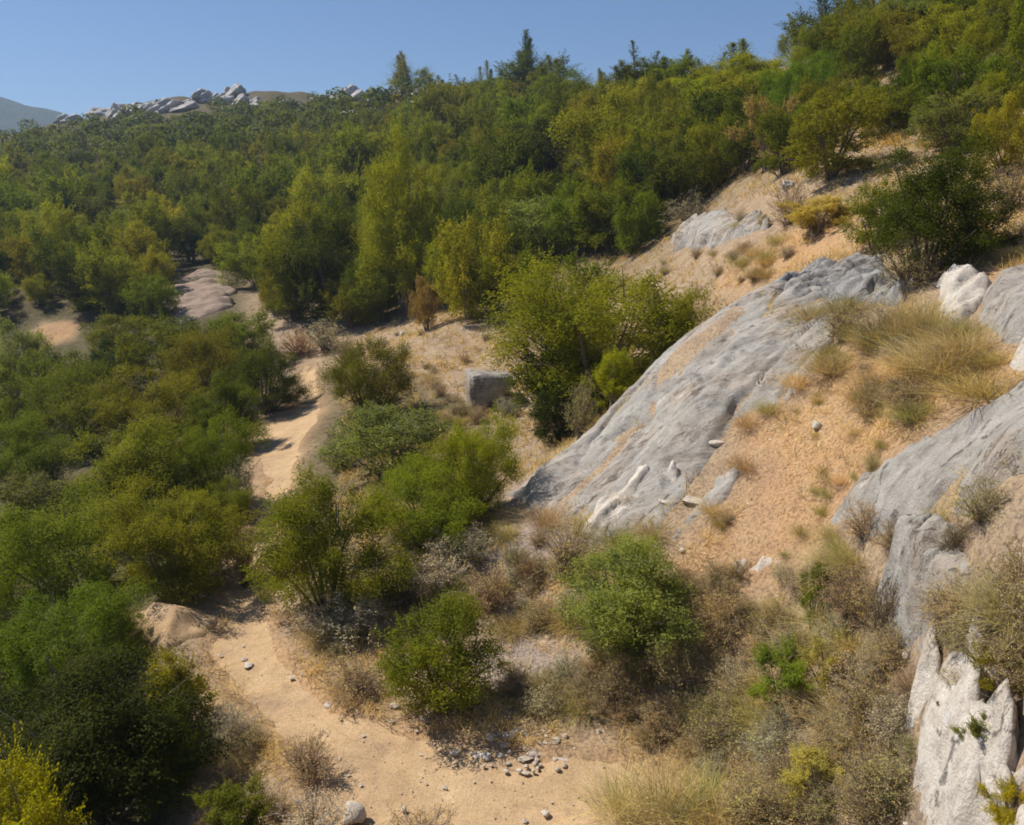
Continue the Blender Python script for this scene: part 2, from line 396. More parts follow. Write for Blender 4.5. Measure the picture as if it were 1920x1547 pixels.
def rock_top(lift, edge, rough, crack, strike=.62, freq=1.0, seed=0.0, sink=.6, base=None):
    """bedded limestone: a bulging top, beds and joints running along the strike"""
    ca, sa = math.cos(strike), math.sin(strike)
    def h(X, Y, d):
        s, n = X * ca + Y * sa, -X * sa + Y * ca
        n2 = n + .25 * fbm(X * .7, Y * .7, seed + 2, 3)
        g = ground_smooth(X, Y) + .10 * noise(X * .45, Y * .45, 3.3) if base is None else base(X, Y)
        bed = fbm(s * .35 * freq, n2 * 1.5 * freq, seed, 4)
        st5 = bed * 4 + .6 * noise(s * .8, n2 * 2, seed + 4); step = (np.floor(st5) + sstep(.55, 1, st5 - np.floor(st5))) / 4
        j = np.abs(noise(s * .5 * freq, n2 * 2.1 * freq, seed + 11)); j2 = np.abs(noise(s * 1.7 * freq + 3, n2 * .6 * freq, seed + 21))
        cr = np.exp(-(j / .028) ** 2) * sstep(-.1, .25, noise(s * .4, n2 * .9, seed + 31)) + .5 * np.exp(-(j2 / .022) ** 2) * sstep(.0, .3, noise(s * .6, n2 * .7, seed + 41))
        fold = noise(s * .22 * freq, n2 * .5 * freq, seed + 51)
        top = lift * (1 + .55 * noise(X * .8, Y * .8, seed + 61)) + rough * (.65 * bed + .5 * step + .8 * fold) + .16 * rough * fbm(X * 4, Y * 4, seed, 4) - crack * cr
        return g + top * sstep(-edge, edge, d) - sink * sstep(.05, -.35, d)
    return h
def rock(label, poly, res, top, material, name='rock_outcrop', cat='rock', group=None, **kw):
    me = patch(name, poly, res, top, material, **kw)
    # re-centre on the base so that the object sits where it stands
    o = link(name, me); tag(o, label, cat, group); return o

rock('broad smooth grey limestone slab sloping down from the hillside to the dry grass',
     outline([(955, 930), (1000, 880, 16.0), (1060, 830, 16.6), (1140, 770, 16.8), (1185, 715, 16.9), (1240, 650, 17.2), (1330, 590, 17.5), (1390, 560, 17.8), (1450, 540, 17.8), (1530, 530, 17.2),
              (1570, 570), (1560, 640), (1525, 700), (1480, 745), (1400, 775), (1372, 810), (1390, 870), (1340, 940), (1270, 1005), (1180, 1015), (1100, 1010), (1020, 975)]),
     .05, rock_top(.22, .30, .30, .16, seed=1.0, freq=.6), M_ROCK, wob=.26, wobs=1.5)
rock('knobbly weathered limestone crust along the top edge of the broad slab',
     outline([(1440, 556, 17.0), (1462, 522, 17.6), (1520, 508, 17.8), (1565, 505, 17.6), (1640, 530, 16.8), (1705, 545), (1690, 572), (1600, 566), (1545, 558), (1490, 570)]),
     .045, rock_top(.14, .14, .30, .14, seed=5.0, freq=2.2), M_DARK, wob=.22, wobs=2.6)
rock('pale streaked limestone slab in the grass below the dark hillside bush',
     outline([(1765, 530), (1838, 522), (1850, 545), (1825, 590), (1790, 615), (1765, 590)]), .04, rock_top(.22, .12, .25, .12, seed=8.0, freq=1.5), M_WHITE)
rock('rounded grey limestone hump cut off by the photo edge above the straw slope',
     outline([(1850, 560), (1890, 530), (1990, 490), (1990, 640), (1900, 640), (1850, 610)]), .05, rock_top(.25, .2, .2, .1, seed=9.0), M_ROCK)
rock('jagged white limestone lump at the photo edge above the yellow straw',
     outline([(1898, 665), (1925, 640), (1990, 640), (1990, 700), (1905, 690)]), .04, rock_top(.25, .1, .3, .1, seed=10.0, freq=2), M_WHITE, name='rock')
rock('long cracked grey limestone slab between the straw slope and the overhanging rock',
     outline([(1570, 975), (1610, 925), (1690, 865), (1760, 815), (1845, 765), (1990, 730), (1990, 880), (1900, 905), (1840, 935), (1790, 905), (1730, 965), (1650, 1000)]),
     .04, rock_top(.19, .25, .28, .17, seed=14.0, freq=.8), M_ROCK, wob=.28)
_e0 = pix(1700, 1165); _ez = at(1690, 1035, _e0[1] + .12)[2]
def e_base(X, Y): return _ez - .30 + .70 * (X - _e0[0]) + .16 * (Y - _e0[1]) + .06 * np.sin(X * 2.2)
rock('blocky grey limestone rock with a shaded undercut face jutting over the shrubs',
     outline([(1688, 1165), (1672, 1110), (1700, 1060), (1790, 990), (1900, 920), (1990, 880), (1990, 1120), (1900, 1130), (1830, 1135), (1790, 1150), (1750, 1168), (1718, 1172)]),
     .022, rock_top(.38, .022, .18, .16, seed=18.0, freq=1.5, sink=1.4, base=e_base), M_ROCK, wob=.12, wobs=2.5, skirt=.12)
rock('cream white limestone outcrop with vertical fissures in the lower corner of the photo',
     outline([(1730, 1262), (1740, 1320), (1732, 1400), (1742, 1500), (1760, 1640), (1960, 1660), (1960, 1480), (1885, 1400), (1872, 1330), (1840, 1270), (1780, 1245)]),
     .03, rock_top(.34, .09, .45, .26, strike=1.35, seed=23.0, freq=1.7), M_CREAM, wob=.26, wobs=2.0)
_l0 = pix(1350, 440)
def l_base(X, Y): return .65 * ground_smooth(X, Y) + .35 * (_l0[2] + .10 * (Y - _l0[1]) + .20 * (X - _l0[0]))
rock('flat grey limestone ledge with dark undersides in the pale grass on the upper slope',
     outline([(1250, 458), (1300, 432), (1350, 408), (1400, 392), (1438, 402), (1446, 428), (1405, 446), (1340, 462), (1290, 466)]), .07,
     rock_top(.36, .07, .26, .30, strike=.15, seed=27.0, freq=.6, base=l_base, sink=1.2), M_ROCK, wob=.4, wobs=1.0)
rock('pinkish earth coloured rock bank half hidden by olive bushes',
     outline([(296, 606), (310, 560), (345, 520), (400, 500), (440, 530), (430, 580), (380, 600)]), .15,
     rock_top(.4, 1.0, .5, .2, seed=29.0, freq=.45, sink=1.0), M_EARTH, wob=.8, wobs=.6, skirt=.5)
rock('low grey rock rib poking through soil below the yellow bush',
     outline([(1040, 880), (1095, 838), (1150, 808), (1168, 800), (1160, 822), (1100, 858), (1060, 890)]), .04, rock_top(.20, .1, .25, .1, seed=33.0), M_ROCK)
rock('flat pale crumbling stone patch in the sandy strip under the slab',
     outline([(1370, 1060), (1400, 1042), (1450, 1035), (1470, 1050), (1440, 1075), (1390, 1080)]), .025, rock_top(.06, .08, .15, .06, seed=35.0, freq=3), M_STONE, wob=.08, wobs=3)

def toe_base(X, Y): return ground_smooth(X, Y) + .10 * noise(X * .45, Y * .45, 3.3) + .14
rock('whitish crumbling limestone patch on the lower left of the broad slab', outline([(1095, 1003), (1120, 955), (1175, 915), (1240, 895), (1255, 905), (1215, 935), (1185, 965), (1135, 1008)]), .03,
     rock_top(.16, .10, .30, .14, seed=47.0, freq=2.0, base=toe_base), M_CREAM, wob=.22, wobs=2.2)
def bank_top(X, Y, d): return ground(X, Y) + .34 * sstep(-.1, .6, d) + .06 * fbm(X * 2.4, Y * 2.4, 5.5, 5) - .5 * sstep(.05, -.3, d)
M_BANK = path_material(); M_BANK.name = 'bank_earth'
tag(link('earth_bank', patch('earth_bank', BANK, .05, bank_top, M_BANK, .25, .2, 1.6, 3.0)), kind='structure')
rock('bare pinkish tan rock shelf near the top corner of the slope', outline([(1810, 165), (1840, 120), (1900, 100), (1990, 90), (1990, 180), (1900, 195)]), .12, rock_top(.3, .5, .5, .25, seed=41.0, freq=.5), M_EARTH, wob=.6, wobs=.8, skirt=.4)

# ------------------------------------------------------------------ distant hill
def build_hill():
    xs = np.linspace(-900, 160, 220); ys = np.linspace(650, 1250, 80)
    X, Y = np.meshgrid(xs, ys, indexing='ij')
    crest = np.interp(X, [-900, -620, -560, -520, -480, -440, -300, 160], [152, 152, 147, 134, 122, 112, 70, 20])
    Z = crest * np.exp(-((Y - 900) / 190) ** 2) + 5 * fbm(X * .02, Y * .02, 2, 4) - 10
    idx = np.arange(X.size).reshape(X.shape)
    f = np.stack([idx[:-1, :-1], idx[1:, :-1], idx[1:, 1:], idx[:-1, 1:]], -1).reshape(-1, 4)
    tag(link('distant_hill', mesh_from('distant_hill', np.stack([X, Y, Z], -1).reshape(-1, 3), f, [M_HILL], True)), kind='structure')
build_hill()

# ------------------------------------------------------------------ plant meshes (unit size: about 1 wide, 1 high, foot at the origin)
def unit(v): return v / (np.linalg.norm(v, axis=-1, keepdims=True) + 1e-9)
def leaf_quads(p, nrm, L, W, g, tone=None, along=None, fold=.25):
    """diamond shaped leaves: base, side, tip, side"""
    n = len(p)
    t = unit(np.cross(nrm, g.normal(size=(n, 3)))) if along is None else unit(along)
    b = unit(np.cross(nrm, t)); nrm = np.cross(t, b)
    L = np.broadcast_to(L, n)[:, None]; W = np.broadcast_to(W, n)[:, None]
    v = np.stack([p - t * L * .5, p + b * W * .5 + nrm * W * fold * .5 - t * L * .08, p + t * L * .5 - nrm * L * .08, p - b * W * .5 + nrm * W * fold * .5 - t * L * .08], 1)
    f = np.arange(n * 4).reshape(n, 4)
    tone = g.random(n) if tone is None else tone
    return v.reshape(-1, 3), f, np.repeat(tone, 4)
def join(parts):
    V, F, T, k = [], [], [], 0
    for v, f, t in parts: V.append(v); F.append(f + k); T.append(t); k += len(v)
    return np.concatenate(V), np.concatenate(F), np.concatenate(T)
def tubes(paths, radii, sides=5):
    """tapered tubes; paths list of (k,3), radii list of (k,)"""
    V, F, k = [], [], 0
    ang = np.arange(sides) * 2 * np.pi / sides
    for P, r in zip(paths, radii):
        P = np.asarray(P, float); m = len(P)
        tg = unit(np.gradient(P, axis=0)); a = unit(np.cross(tg, np.array([.31, .87, .39]))); b = np.cross(tg, a)
        ring = P[:, None] + np.asarray(r)[:, None, None] * (np.cos(ang)[None, :, None] * a[:, None] + np.sin(ang)[None, :, None] * b[:, None])
        V.append(ring.reshape(-1, 3)); i = np.arange(m * sides).reshape(m, sides)
        F.append(np.stack([i[:-1], np.roll(i[:-1], -1, 1), np.roll(i[1:], -1, 1), i[1:]], -1).reshape(-1, 4) + k); k += m * sides
    return np.concatenate(V), np.concatenate(F)
def dome_lobes(g, n, r, low, uneven=.75):
    """lobe centres filling an uneven dome 1 wide and 1 high"""
    C = []; ph = g.uniform(0, 50, 3)
    for i in range(n * 40):
        d = unit(g.normal(size=3)); rad = .5 * (g.random() ** .22) * float(np.clip(.92 + uneven * noise(d[0] * 1.6 + ph[0], d[1] * 1.6 + ph[1], d[2] * 1.6 + ph[2]), .5, 1.2))
        c = np.array([d[0] * rad, d[1] * rad, low + (1 - low) * .5 + d[2] * rad * (1 - low)])
        c[:2] *= .80; c[2] = low + (c[2] - low) * .86 + .02
        if c[2] < low * .9: continue
        if all(np.linalg.norm(c - q) > r * .8 for q in C): C.append(c)
        if len(C) >= n: break
    return np.array(C)
def crown_mesh(name, seed, n_leaf, leaf, lobes=16, lobe_r=.17, low=.16, sub=9, spread=.42, sprig=.22, mat_=None, uneven=.75):
    g = np.random.default_rng(seed)
    C = dome_lobes(g, lobes, lobe_r, low, uneven)
    rr = lobe_r * g.uniform(.55, 1.35, len(C))
    # small leaf clumps on the lobes
    cc, cr, ct = [], [], []
    for c, r in zip(C, rr):
        d = unit(g.normal(size=(sub, 3)) + np.array([0, 0, .25]))
        cc.append(c + d * r * g.uniform(.55, 1.0, (sub, 1))); cr.append(r * g.uniform(.28, .55, sub)); ct.append(np.full(sub, g.random()) * .5 + g.random(sub) * .3)
    cc, cr, ct = np.concatenate(cc), np.concatenate(cr), np.concatenate(ct)
    k = g.choice(len(cc), n_leaf, p=cr ** 2 / (cr ** 2).sum())
    d = unit(g.normal(size=(n_leaf, 3)) + np.array([0, 0, .12]))
    p = cc[k] + d * cr[k][:, None] * (g.random((n_leaf, 1)) ** .35) * 1.08
    nrm = unit(d * .8 + np.array([0, 0, .5]) + g.normal(size=(n_leaf, 3)) * spread)
    tone = np.clip(ct[k] * .75 + g.random(n_leaf) * .45, 0, 1)
    parts = [leaf_quads(p, nrm, leaf * g.uniform(.7, 1.3, n_leaf), leaf * .55 * g.uniform(.8, 1.2, n_leaf), g, tone)]
    # shoots that break the outline
    ns = int(n_leaf * sprig / 14); k = g.choice(len(cc), ns)
    out = unit(cc[k] - np.array([0, 0, .35]) + g.normal(size=(ns, 3)) * .25 + np.array([0, 0, .18]))
    st = cc[k] + out * cr[k][:, None] * .8; Ls = leaf * g.uniform(2.5, 6.5, ns)
    s = np.linspace(0, 1, 14)
    pp = st[:, None] + out[:, None] * Ls[:, None, None] * s[None, :, None] + g.normal(size=(ns, 14, 3)) * leaf * .28
    al = unit(out[:, None] + g.normal(size=(ns, 14, 3)) * .8).reshape(-1, 3); pp = pp.reshape(-1, 3); m = len(pp)
    parts.append(leaf_quads(pp, unit(g.normal(size=(m, 3)) + np.array([0, 0, .6])), leaf * .95, leaf * .45, g, np.clip(g.random(m) * .5 + .35, 0, 1), al))
    V, F, T = join(parts)
    # normalise: 1 wide, foot kept, 1 high
    w = np.percentile(np.abs(V[:, :2]), 98.5) * 2; h = np.percentile(V[:, 2], 99.5)
    V = V * np.array([1 / w, 1 / w, 1 / h])
    me = mesh_from(name, V, F, [mat_ or M_LEAF], False, {'tone': T})
    # stems reach into the lobes
    P, Rd = [], []
    sel = g.choice(len(C), min(len(C), 9), replace=False)
    for i in sel:
        e = C[i] * np.array([1 / w, 1 / w, 1 / h]); b0 = np.array([g.normal() * .03, g.normal() * .03, -.08])
        m1 = b0 * .6 + e * .4 + np.array([e[0] * -.08, e[1] * -.08, .04]) + g.normal(size=3) * .02
        t = np.linspace(0, 1, 7)[:, None]
        P.append((1 - t) ** 2 * b0 + 2 * t * (1 - t) * m1 + t ** 2 * e); Rd.append(np.linspace(.020, .004, 7) * g.uniform(.7, 1.3))
    for _ in range(26):
        e = unit(g.normal(size=3) + np.array([0, 0, .5])) * np.array([.53, .53, .55]) * g.uniform(.75, 1.08) + np.array([0, 0, .42]); b0 = e * .45 + np.array([0, 0, .1])
        m1 = (b0 + e) / 2 + g.normal(size=3) * .03; P.append(np.stack([b0, m1, e])); Rd.append(np.array([.0045, .003, .0015]))
    v, f = tubes(P, Rd, 5)
    tr = mesh_from(name + '_stems', v, f, [M_BARK], True)
    return me, tr
def spire_mesh(name, seed, n_leaf, leaf, leaders=5, thin=1.0):
    """several slim upright leaders with feathery side shoots"""
    g = np.random.default_rng(seed); parts, P, Rd = [], [], []
    for i in range(leaders):
        b = np.array([g.normal() * .17, g.normal() * .17, 0]) if i else np.zeros(3)
        h = g.uniform(.4, .9) if i else 1.0
        lean = g.normal(size=2) * .13; wid = g.uniform(.15, .36)
        m = n_leaf // leaders // 8
        t = g.random(m) ** .8; az = g.random(m) * 2 * np.pi
        r0 = wid * (1 - t) ** .7 * (.25 + 1.0 * g.random(m)) * (.5 + .8 * g.random(m)) + .012
        out = np.stack([np.cos(az), np.sin(az), np.full(m, 1.0)], 1)
        base = b + np.stack([lean[0] * t, lean[1] * t, .06 + t * h * .9], 1)
        s = np.linspace(.1, 1, 8)
        pp = base[:, None] + out[:, None] * np.array([1, 1, .75]) * (r0[:, None] * s)[..., None] + g.normal(size=(m, 8, 3)) * leaf * .3
        al = unit(np.repeat(out[:, None], 8, 1) + g.normal(size=(m, 8, 3)) * .6).reshape(-1, 3); pp = pp.reshape(-1, 3); k = len(pp)
        parts.append(leaf_quads(pp, unit(g.normal(size=(k, 3)) + np.array([0, 0, .3])), leaf * g.uniform(.7, 1.3, k), leaf * .34, g, None, al))
        tt = np.linspace(0, 1, 6)[:, None]
        P.append(b * tt ** .5 + tt * np.array([lean[0], lean[1], h]) + np.array([0, 0, -.06])); Rd.append(np.linspace(.018, .003, 6))
    V, F, T = join(parts)
    v, f = tubes(P, Rd, 5)
    return mesh_from(name, V, F, [M_LEAF], False, {'tone': T}), mesh_from(name + '_stems', v, f, [M_BARK], True)
def twig_mesh(name, seed, n_stem=70, side=5, n_leaf=4200, leaf=.026):
    """dry thorny dome: wiry stems with side twigs and a few withered leaves"""
    g = np.random.default_rng(seed); P, Rd = [], []; tips = []
    for i in range(n_stem):
        az = g.random() * 2 * np.pi; el = np.arccos(g.random() ** .75 * .98)
        d = np.array([np.cos(az) * np.sin(el) * .52, np.sin(az) * np.sin(el) * .52, np.cos(el) * .95 + .08]) * g.uniform(.7, 1.05)
        t = np.linspace(0, 1, 5)[:, None]
        c = np.array([d[0] * .25, d[1] * .25, d[2] * .62]) + g.normal(size=3) * .05
        b = np.array([g.normal() * .05, g.normal() * .05, -.06])
        main = (1 - t) ** 2 * b + 2 * t * (1 - t) * c + t ** 2 * d + g.normal(size=(5, 3)) * .012
        P.append(main); Rd.append(np.linspace(.0065, .0028, 5))
        for k in range(side):
            s = g.uniform(.35, .95); o = main[min(4, int(s * 4))] * (1 - (s * 4) % 1) + main[min(4, int(s * 4) + 1)] * ((s * 4) % 1)
            q = unit(d + g.normal(size=3) * .55) * g.uniform(.10, .22)
            P.append(np.stack([o, o + q * .5 + g.normal(size=3) * .012, o + q])); Rd.append(np.array([.0035, .0028, .002])); tips += [o + q * .5, o + q]
    v, f = tubes(P, Rd, 3)
    tips = np.array(tips); k = g.choice(len(tips), n_leaf); p = tips[k] + g.normal(size=(n_leaf, 3)) * .022
    V, F, T = leaf_quads(p, unit(g.normal(size=(n_leaf, 3)) + np.array([0, 0, .4])), leaf * g.uniform(.6, 1.3, n_leaf), leaf * .5, g)
    return mesh_from(name, V, F, [M_DRY], False, {'tone': T}), mesh_from(name + '_stems', v, f, [M_TWIG], True)
def blades(base, d, L, W, g, bend=.35):
    """grass blades of three points a side, drooping: base (n,3), direction (n,3)"""
    n = len(base); d = unit(d); side = unit(np.cross(d, np.array([0, 0, 1.0]) + g.normal(size=(n, 3)) * .3))
    out = d * np.array([1, 1, 0]); L = np.broadcast_to(L, n)[:, None]; W = np.broadcast_to(W, n)[:, None]
    m = base + d * L * .55; tip = base + d * L + out * L * bend - np.array([0, 0, 1.0]) * L * bend * .35
    v = np.stack([base - side * W, base + side * W, m + side * W * .8, m - side * W * .8, tip], 1).reshape(-1, 3)
    i = np.arange(n)[:, None] * 5
    return v, np.concatenate([i + 0, i + 1, i + 2, i + 3], 1), np.concatenate([i + 3, i + 2, i + 4], 1), np.repeat(g.random(n), 5)
def tussock_mesh(name, seed, n=620, w=.0042, up=.75):
    g = np.random.default_rng(seed)
    b = g.normal(size=(n, 3)) * np.array([.2, .2, 0]); d = unit(b * 1.4 + g.normal(size=(n, 3)) * .4 + np.array([0, 0, up]))
    v, q, t, T = blades(b, d, g.uniform(.5, 1.05, n), w * g.uniform(.6, 1.3, n), g)
    return mesh_from(name, v, [q, t], [M_DRY], False, {'tone': T}), None
def wood_material():
    m, nt, b = mat('dry_twigs'); oi = N(nt, 'ShaderNodeObjectInfo'); f = tex_noise(nt, pos(nt), 9, 4, .7)
    nt.links.new(mixc(nt, 1.0, oi.outputs['Color'], ramp(nt, f, [(.3, (.55, .55, .55)), (.7, (1.25, 1.2, 1.15))]), 'MULTIPLY'), b.inputs['Base Color'])
    return m
M_TWIG = wood_material()

LIB = {}
for i in range(3):
    LIB['near', i] = crown_mesh('bush_crown', 100 + i, 56000, .0128, lobes=30, lobe_r=.145, low=.03, sub=12, sprig=.16)
    LIB['small', i] = crown_mesh('bush_crown', 120 + i, 15000, .026, lobes=20, lobe_r=.16, low=.14, sub=10, sprig=.22)
    LIB['mid', i] = crown_mesh('bush_crown', 140 + i, 16000, .024, lobes=19, lobe_r=.17, low=.03, sub=10, sprig=.18)
    LIB['loose', i] = crown_mesh('bush_crown', 160 + i, 9000, .021, lobes=16, lobe_r=.12, low=.10, sub=7, sprig=.9)
    LIB['spire', i] = spire_mesh('tree_crown', 180 + i, 9000, .028, 5 + 2 * i)
    LIB['twig', i] = twig_mesh('dry_shrub_crown', 200 + i)
    LIB['tussock', i] = tussock_mesh('tussock', 220 + i)
for i in range(3): LIB['round', i] = LIB['round', 0] if i else crown_mesh('bush_crown', 131, 26000, .019, lobes=30, lobe_r=.15, low=.10, sub=11, sprig=.2, uneven=.2)
for i in range(4):
    LIB['far', i] = crown_mesh('bush_crown', 240 + i, 6500, .037, lobes=14, lobe_r=.19, low=.02, sub=8, sprig=.14)

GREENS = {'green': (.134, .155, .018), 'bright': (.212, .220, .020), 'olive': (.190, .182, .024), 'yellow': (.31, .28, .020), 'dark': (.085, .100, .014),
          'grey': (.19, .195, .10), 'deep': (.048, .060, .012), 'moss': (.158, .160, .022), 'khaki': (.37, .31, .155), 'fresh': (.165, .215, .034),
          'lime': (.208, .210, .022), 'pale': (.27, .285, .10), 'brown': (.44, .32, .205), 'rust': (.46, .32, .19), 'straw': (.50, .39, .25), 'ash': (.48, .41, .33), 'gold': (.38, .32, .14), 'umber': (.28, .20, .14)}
CNT = [0]
def plant(u, vb, w, h, kind, colour, label, cat='bush', name=None, group=None, loc=None, rot=None, jitter=.12, wood=None):
    """a plant whose foot stands on the ground under photo pixel (u, vb); w, h: its size in photo pixels, turned into metres at its distance"""
    p = pix(u, vb) if loc is None else loc
    CNT[0] += 1; i = CNT[0]
    g = np.random.default_rng(1000 + i)
    me, st = LIB[kind, i % (4 if kind == 'far' else 3)]
    k = math.hypot(p[1], CAM_H - p[2]) / FPX
    W, H = w * k, h * k
    name = name or {'spire': 'tree', 'twig': 'dry_shrub', 'tussock': 'grass_tussock'}.get(kind, 'bush')
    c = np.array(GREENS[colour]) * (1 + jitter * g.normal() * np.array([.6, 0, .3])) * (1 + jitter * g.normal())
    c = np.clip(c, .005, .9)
    rz = g.random() * 6.28 if rot is None else rot
    root = bpy.data.objects.new(name, None); COL.objects.link(root)
    root.location = [float(a) for a in (p[0], p[1], p[2] - .02)]; root.rotation_euler = (g.normal() * .07, g.normal() * .07, rz)
    root.empty_display_size = .2
    tag(root, label, cat, group)
    link('crown' if kind != 'tussock' else 'blades', me, root, scale=(W, W * g.uniform(.9, 1.1), H), color=c)
    if st is not None:
        link('trunk' if kind != 'twig' else 'stems', st, root, scale=(W, W, H), color=wood or (.20, .15, .115))
    return root

# ------------------------------------------------------------------ plants one can pick out in the photograph
P = plant
def whereabouts(u, v, marks):
    """words that place a plant by the nearest landmark of the photograph"""
    n, (mu, mv) = min(marks.items(), key=lambda m: (m[1][0] - u) ** 2 + ((m[1][1] - v) * 1.4) ** 2)
    du, dv = u - mu, v - mv
    w = ('above' if dv < 0 else 'below') if abs(dv) * 1.2 > abs(du) else ('left of' if du < 0 else 'right of')
    return ('just ' if math.hypot(du, dv) < 90 else '') + w + ' the ' + n
HUE = {'olive': 'olive', 'moss': 'moss green', 'bright': 'bright green', 'green': 'green', 'dark': 'dark green', 'yellow': 'yellow green', 'grey': 'grey green', 'khaki': 'khaki', 'brown': 'brown', 'rust': 'rust brown', 'ash': 'ash grey', 'straw': 'straw', 'gold': 'golden'}
# along the lower path
P(822, 1318, 228, 190, 'round', 'green', 'round green bush with bare fanned stems standing alone beside the sandy path')
P(618, 1150, 260, 268, 'near', 'bright', 'tall bright green bush at the bend of the path with a dark foot')
P(800, 1020, 230, 150, 'near', 'bright', 'low yellow green bush joined to the tall bush at the path bend')
P(885, 975, 160, 205, 'near', 'bright', 'upright yellow green bush in front of the grey boulder')
P(735, 900, 210, 140, 'mid', 'grey', 'grey green soft bush between the path and the boulder')
P(690, 800, 165, 165, 'near', 'moss', 'leafy green bush bordering the path where it narrows')
P(640, 880, 90, 90, 'twig', 'khaki', 'wiry tan shrub on the path edge under the leafy bush', 'shrub')
P(1165, 1205, 240, 190, 'round', 'pale', 'fresh green small leaved bush on the dry slope below the slab')
P(1470, 1345, 150, 135, 'loose', 'fresh', 'vivid green patchy bush among the dry thorns')
P(1520, 1180, 90, 130, 'loose', 'moss', 'slim olive sapling with dark leaves in front of the sandy strip', 'sapling', 'sapling')
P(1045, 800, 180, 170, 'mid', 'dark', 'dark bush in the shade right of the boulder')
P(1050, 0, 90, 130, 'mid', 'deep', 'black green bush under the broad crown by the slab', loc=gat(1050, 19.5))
P(1135, 0, 400, 285, 'near', 'bright', 'broad bright green bush rising behind the edge of the big slab', loc=gat(1135, 20.5))
P(1050, 700, 170, 220, 'mid', 'green', 'green bush overlapping the broad bush beside the boulder')
P(1155, 0, 100, 110, 'small', 'yellow', 'small round yellow green bush tucked beside the slab edge', loc=gat(1152, 17.0))
P(1088, 0, 75, 130, 'twig', 'khaki', 'brown withered shrub leaning on the small yellow bush', 'shrub', loc=gat(1088, 17.0))
P(1270, 0, 150, 175, 'near', 'bright', 'light green bush end hanging over the top of the slab', loc=gat(1270, 19.5))
P(462, 1090, 95, 120, 'twig', 'straw', 'pale straw coloured shrub pinching the path above its bend', 'shrub')
P(425, 1010, 90, 110, 'near', 'moss', 'small mossy bush on the left bank of the pinched path')
# lower left thicket
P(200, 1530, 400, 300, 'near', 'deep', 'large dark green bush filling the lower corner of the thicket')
P(345, 1360, 125, 145, 'small', 'olive', 'olive fine twigged shrub at the edge of the dark thicket beside the path', 'shrub')
P(40, 0, 210, 330, 'small', 'yellow', 'sunlit yellow green bush in the bottom corner of the photo', loc=gat(35, 7.0))
P(440, 1590, 130, 120, 'small', 'green', 'low green bush at the bottom edge beside the path')
P(310, 1500, 160, 160, 'near', 'green', 'green bush at the path edge under the olive shrub')
P(130, 1330, 270, 230, 'near', 'green', 'dense green bush left of the bare earth bank')
P(215, 1240, 120, 120, 'near', 'moss', 'small green bush at the left end of the earth bank')
P(20, 1330, 150, 230, 'near', 'dark', 'dark green bush cut by the photo edge above the large corner bush')
P(330, 1125, 250, 220, 'near', 'olive', 'olive bush with light shoots above the bare earth bank')
P(375, 1085, 160, 170, 'near', 'bright', 'yellow tipped bush overhanging the shaded bend of the path')
P(150, 1130, 260, 220, 'near', 'olive', 'wide olive bush in the lower thicket behind the green bush')
P(20, 1130, 130, 190, 'near', 'green', 'green bush at the photo edge beside the wide olive bush')
P(270, 990, 250, 220, 'near', 'moss', 'mossy green bush in the middle of the thicket')
P(95, 1010, 160, 130, 'mid', 'grey', 'grey silver leaved bush between green bushes in the thicket')
P(410, 960, 150, 190, 'near', 'moss', 'green bush whose leaves overhang the straight stretch of path')
P(455, 975, 80, 120, 'twig', 'ash', 'grey brittle shrub on the bank of the straight path', 'shrub')
P(60, 940, 190, 160, 'near', 'green', 'green bush at the photo edge in the middle of the thicket')
P(300, 860, 230, 170, 'near', 'olive', 'olive bush behind the mossy bush of the thicket')
P(420, 850, 150, 150, 'near', 'green', 'green bush left of the path where it widens')
P(160, 850, 190, 170, 'near', 'moss', 'rounded moss green bush left of the olive thicket bush')
P(30, 830, 150, 140, 'mid', 'green', 'green bush on the photo edge below the grey leaved bush')
P(500, 775, 140, 140, 'near', 'dark', 'dark bush shading the upper path from its left bank')
P(400, 770, 170, 150, 'near', 'olive', 'yellowish olive bush next to the dark bush on the upper path')
P(215, 745, 130, 110, 'mid', 'deep', 'bush with the shade of a thicket hollow put into its dark colour')  # near-black leaf colour carries the shade of the gap between the bushes
P(300, 740, 140, 120, 'mid', 'moss', 'mossy bush between the hollow and the upper path')
P(110, 760, 130, 110, 'mid', 'moss', 'moss green bush left of the shadowed hollow')
P(30, 750, 100, 150, 'mid', 'grey', 'grey leaved bush at the photo edge below the bare clearing')
P(460, 680, 120, 95, 'mid', 'green', 'green bush beside the head of the upper path')
P(350, 680, 140, 90, 'mid', 'green', 'flat topped green bush below the pinkish bank')
P(230, 670, 140, 80, 'mid', 'moss', 'low bush right of the bare clearing')
P(560, 668, 90, 55, 'twig', 'rust', 'reddish brown dry shrub closing the head of the upper path', 'shrub')
P(610, 660, 90, 70, 'twig', 'ash', 'grey dry shrub right of the path head', 'shrub')
P(650, 690, 70, 70, 'twig', 'khaki', 'straw coloured shrub on the slope above the leafy path bush', 'shrub')
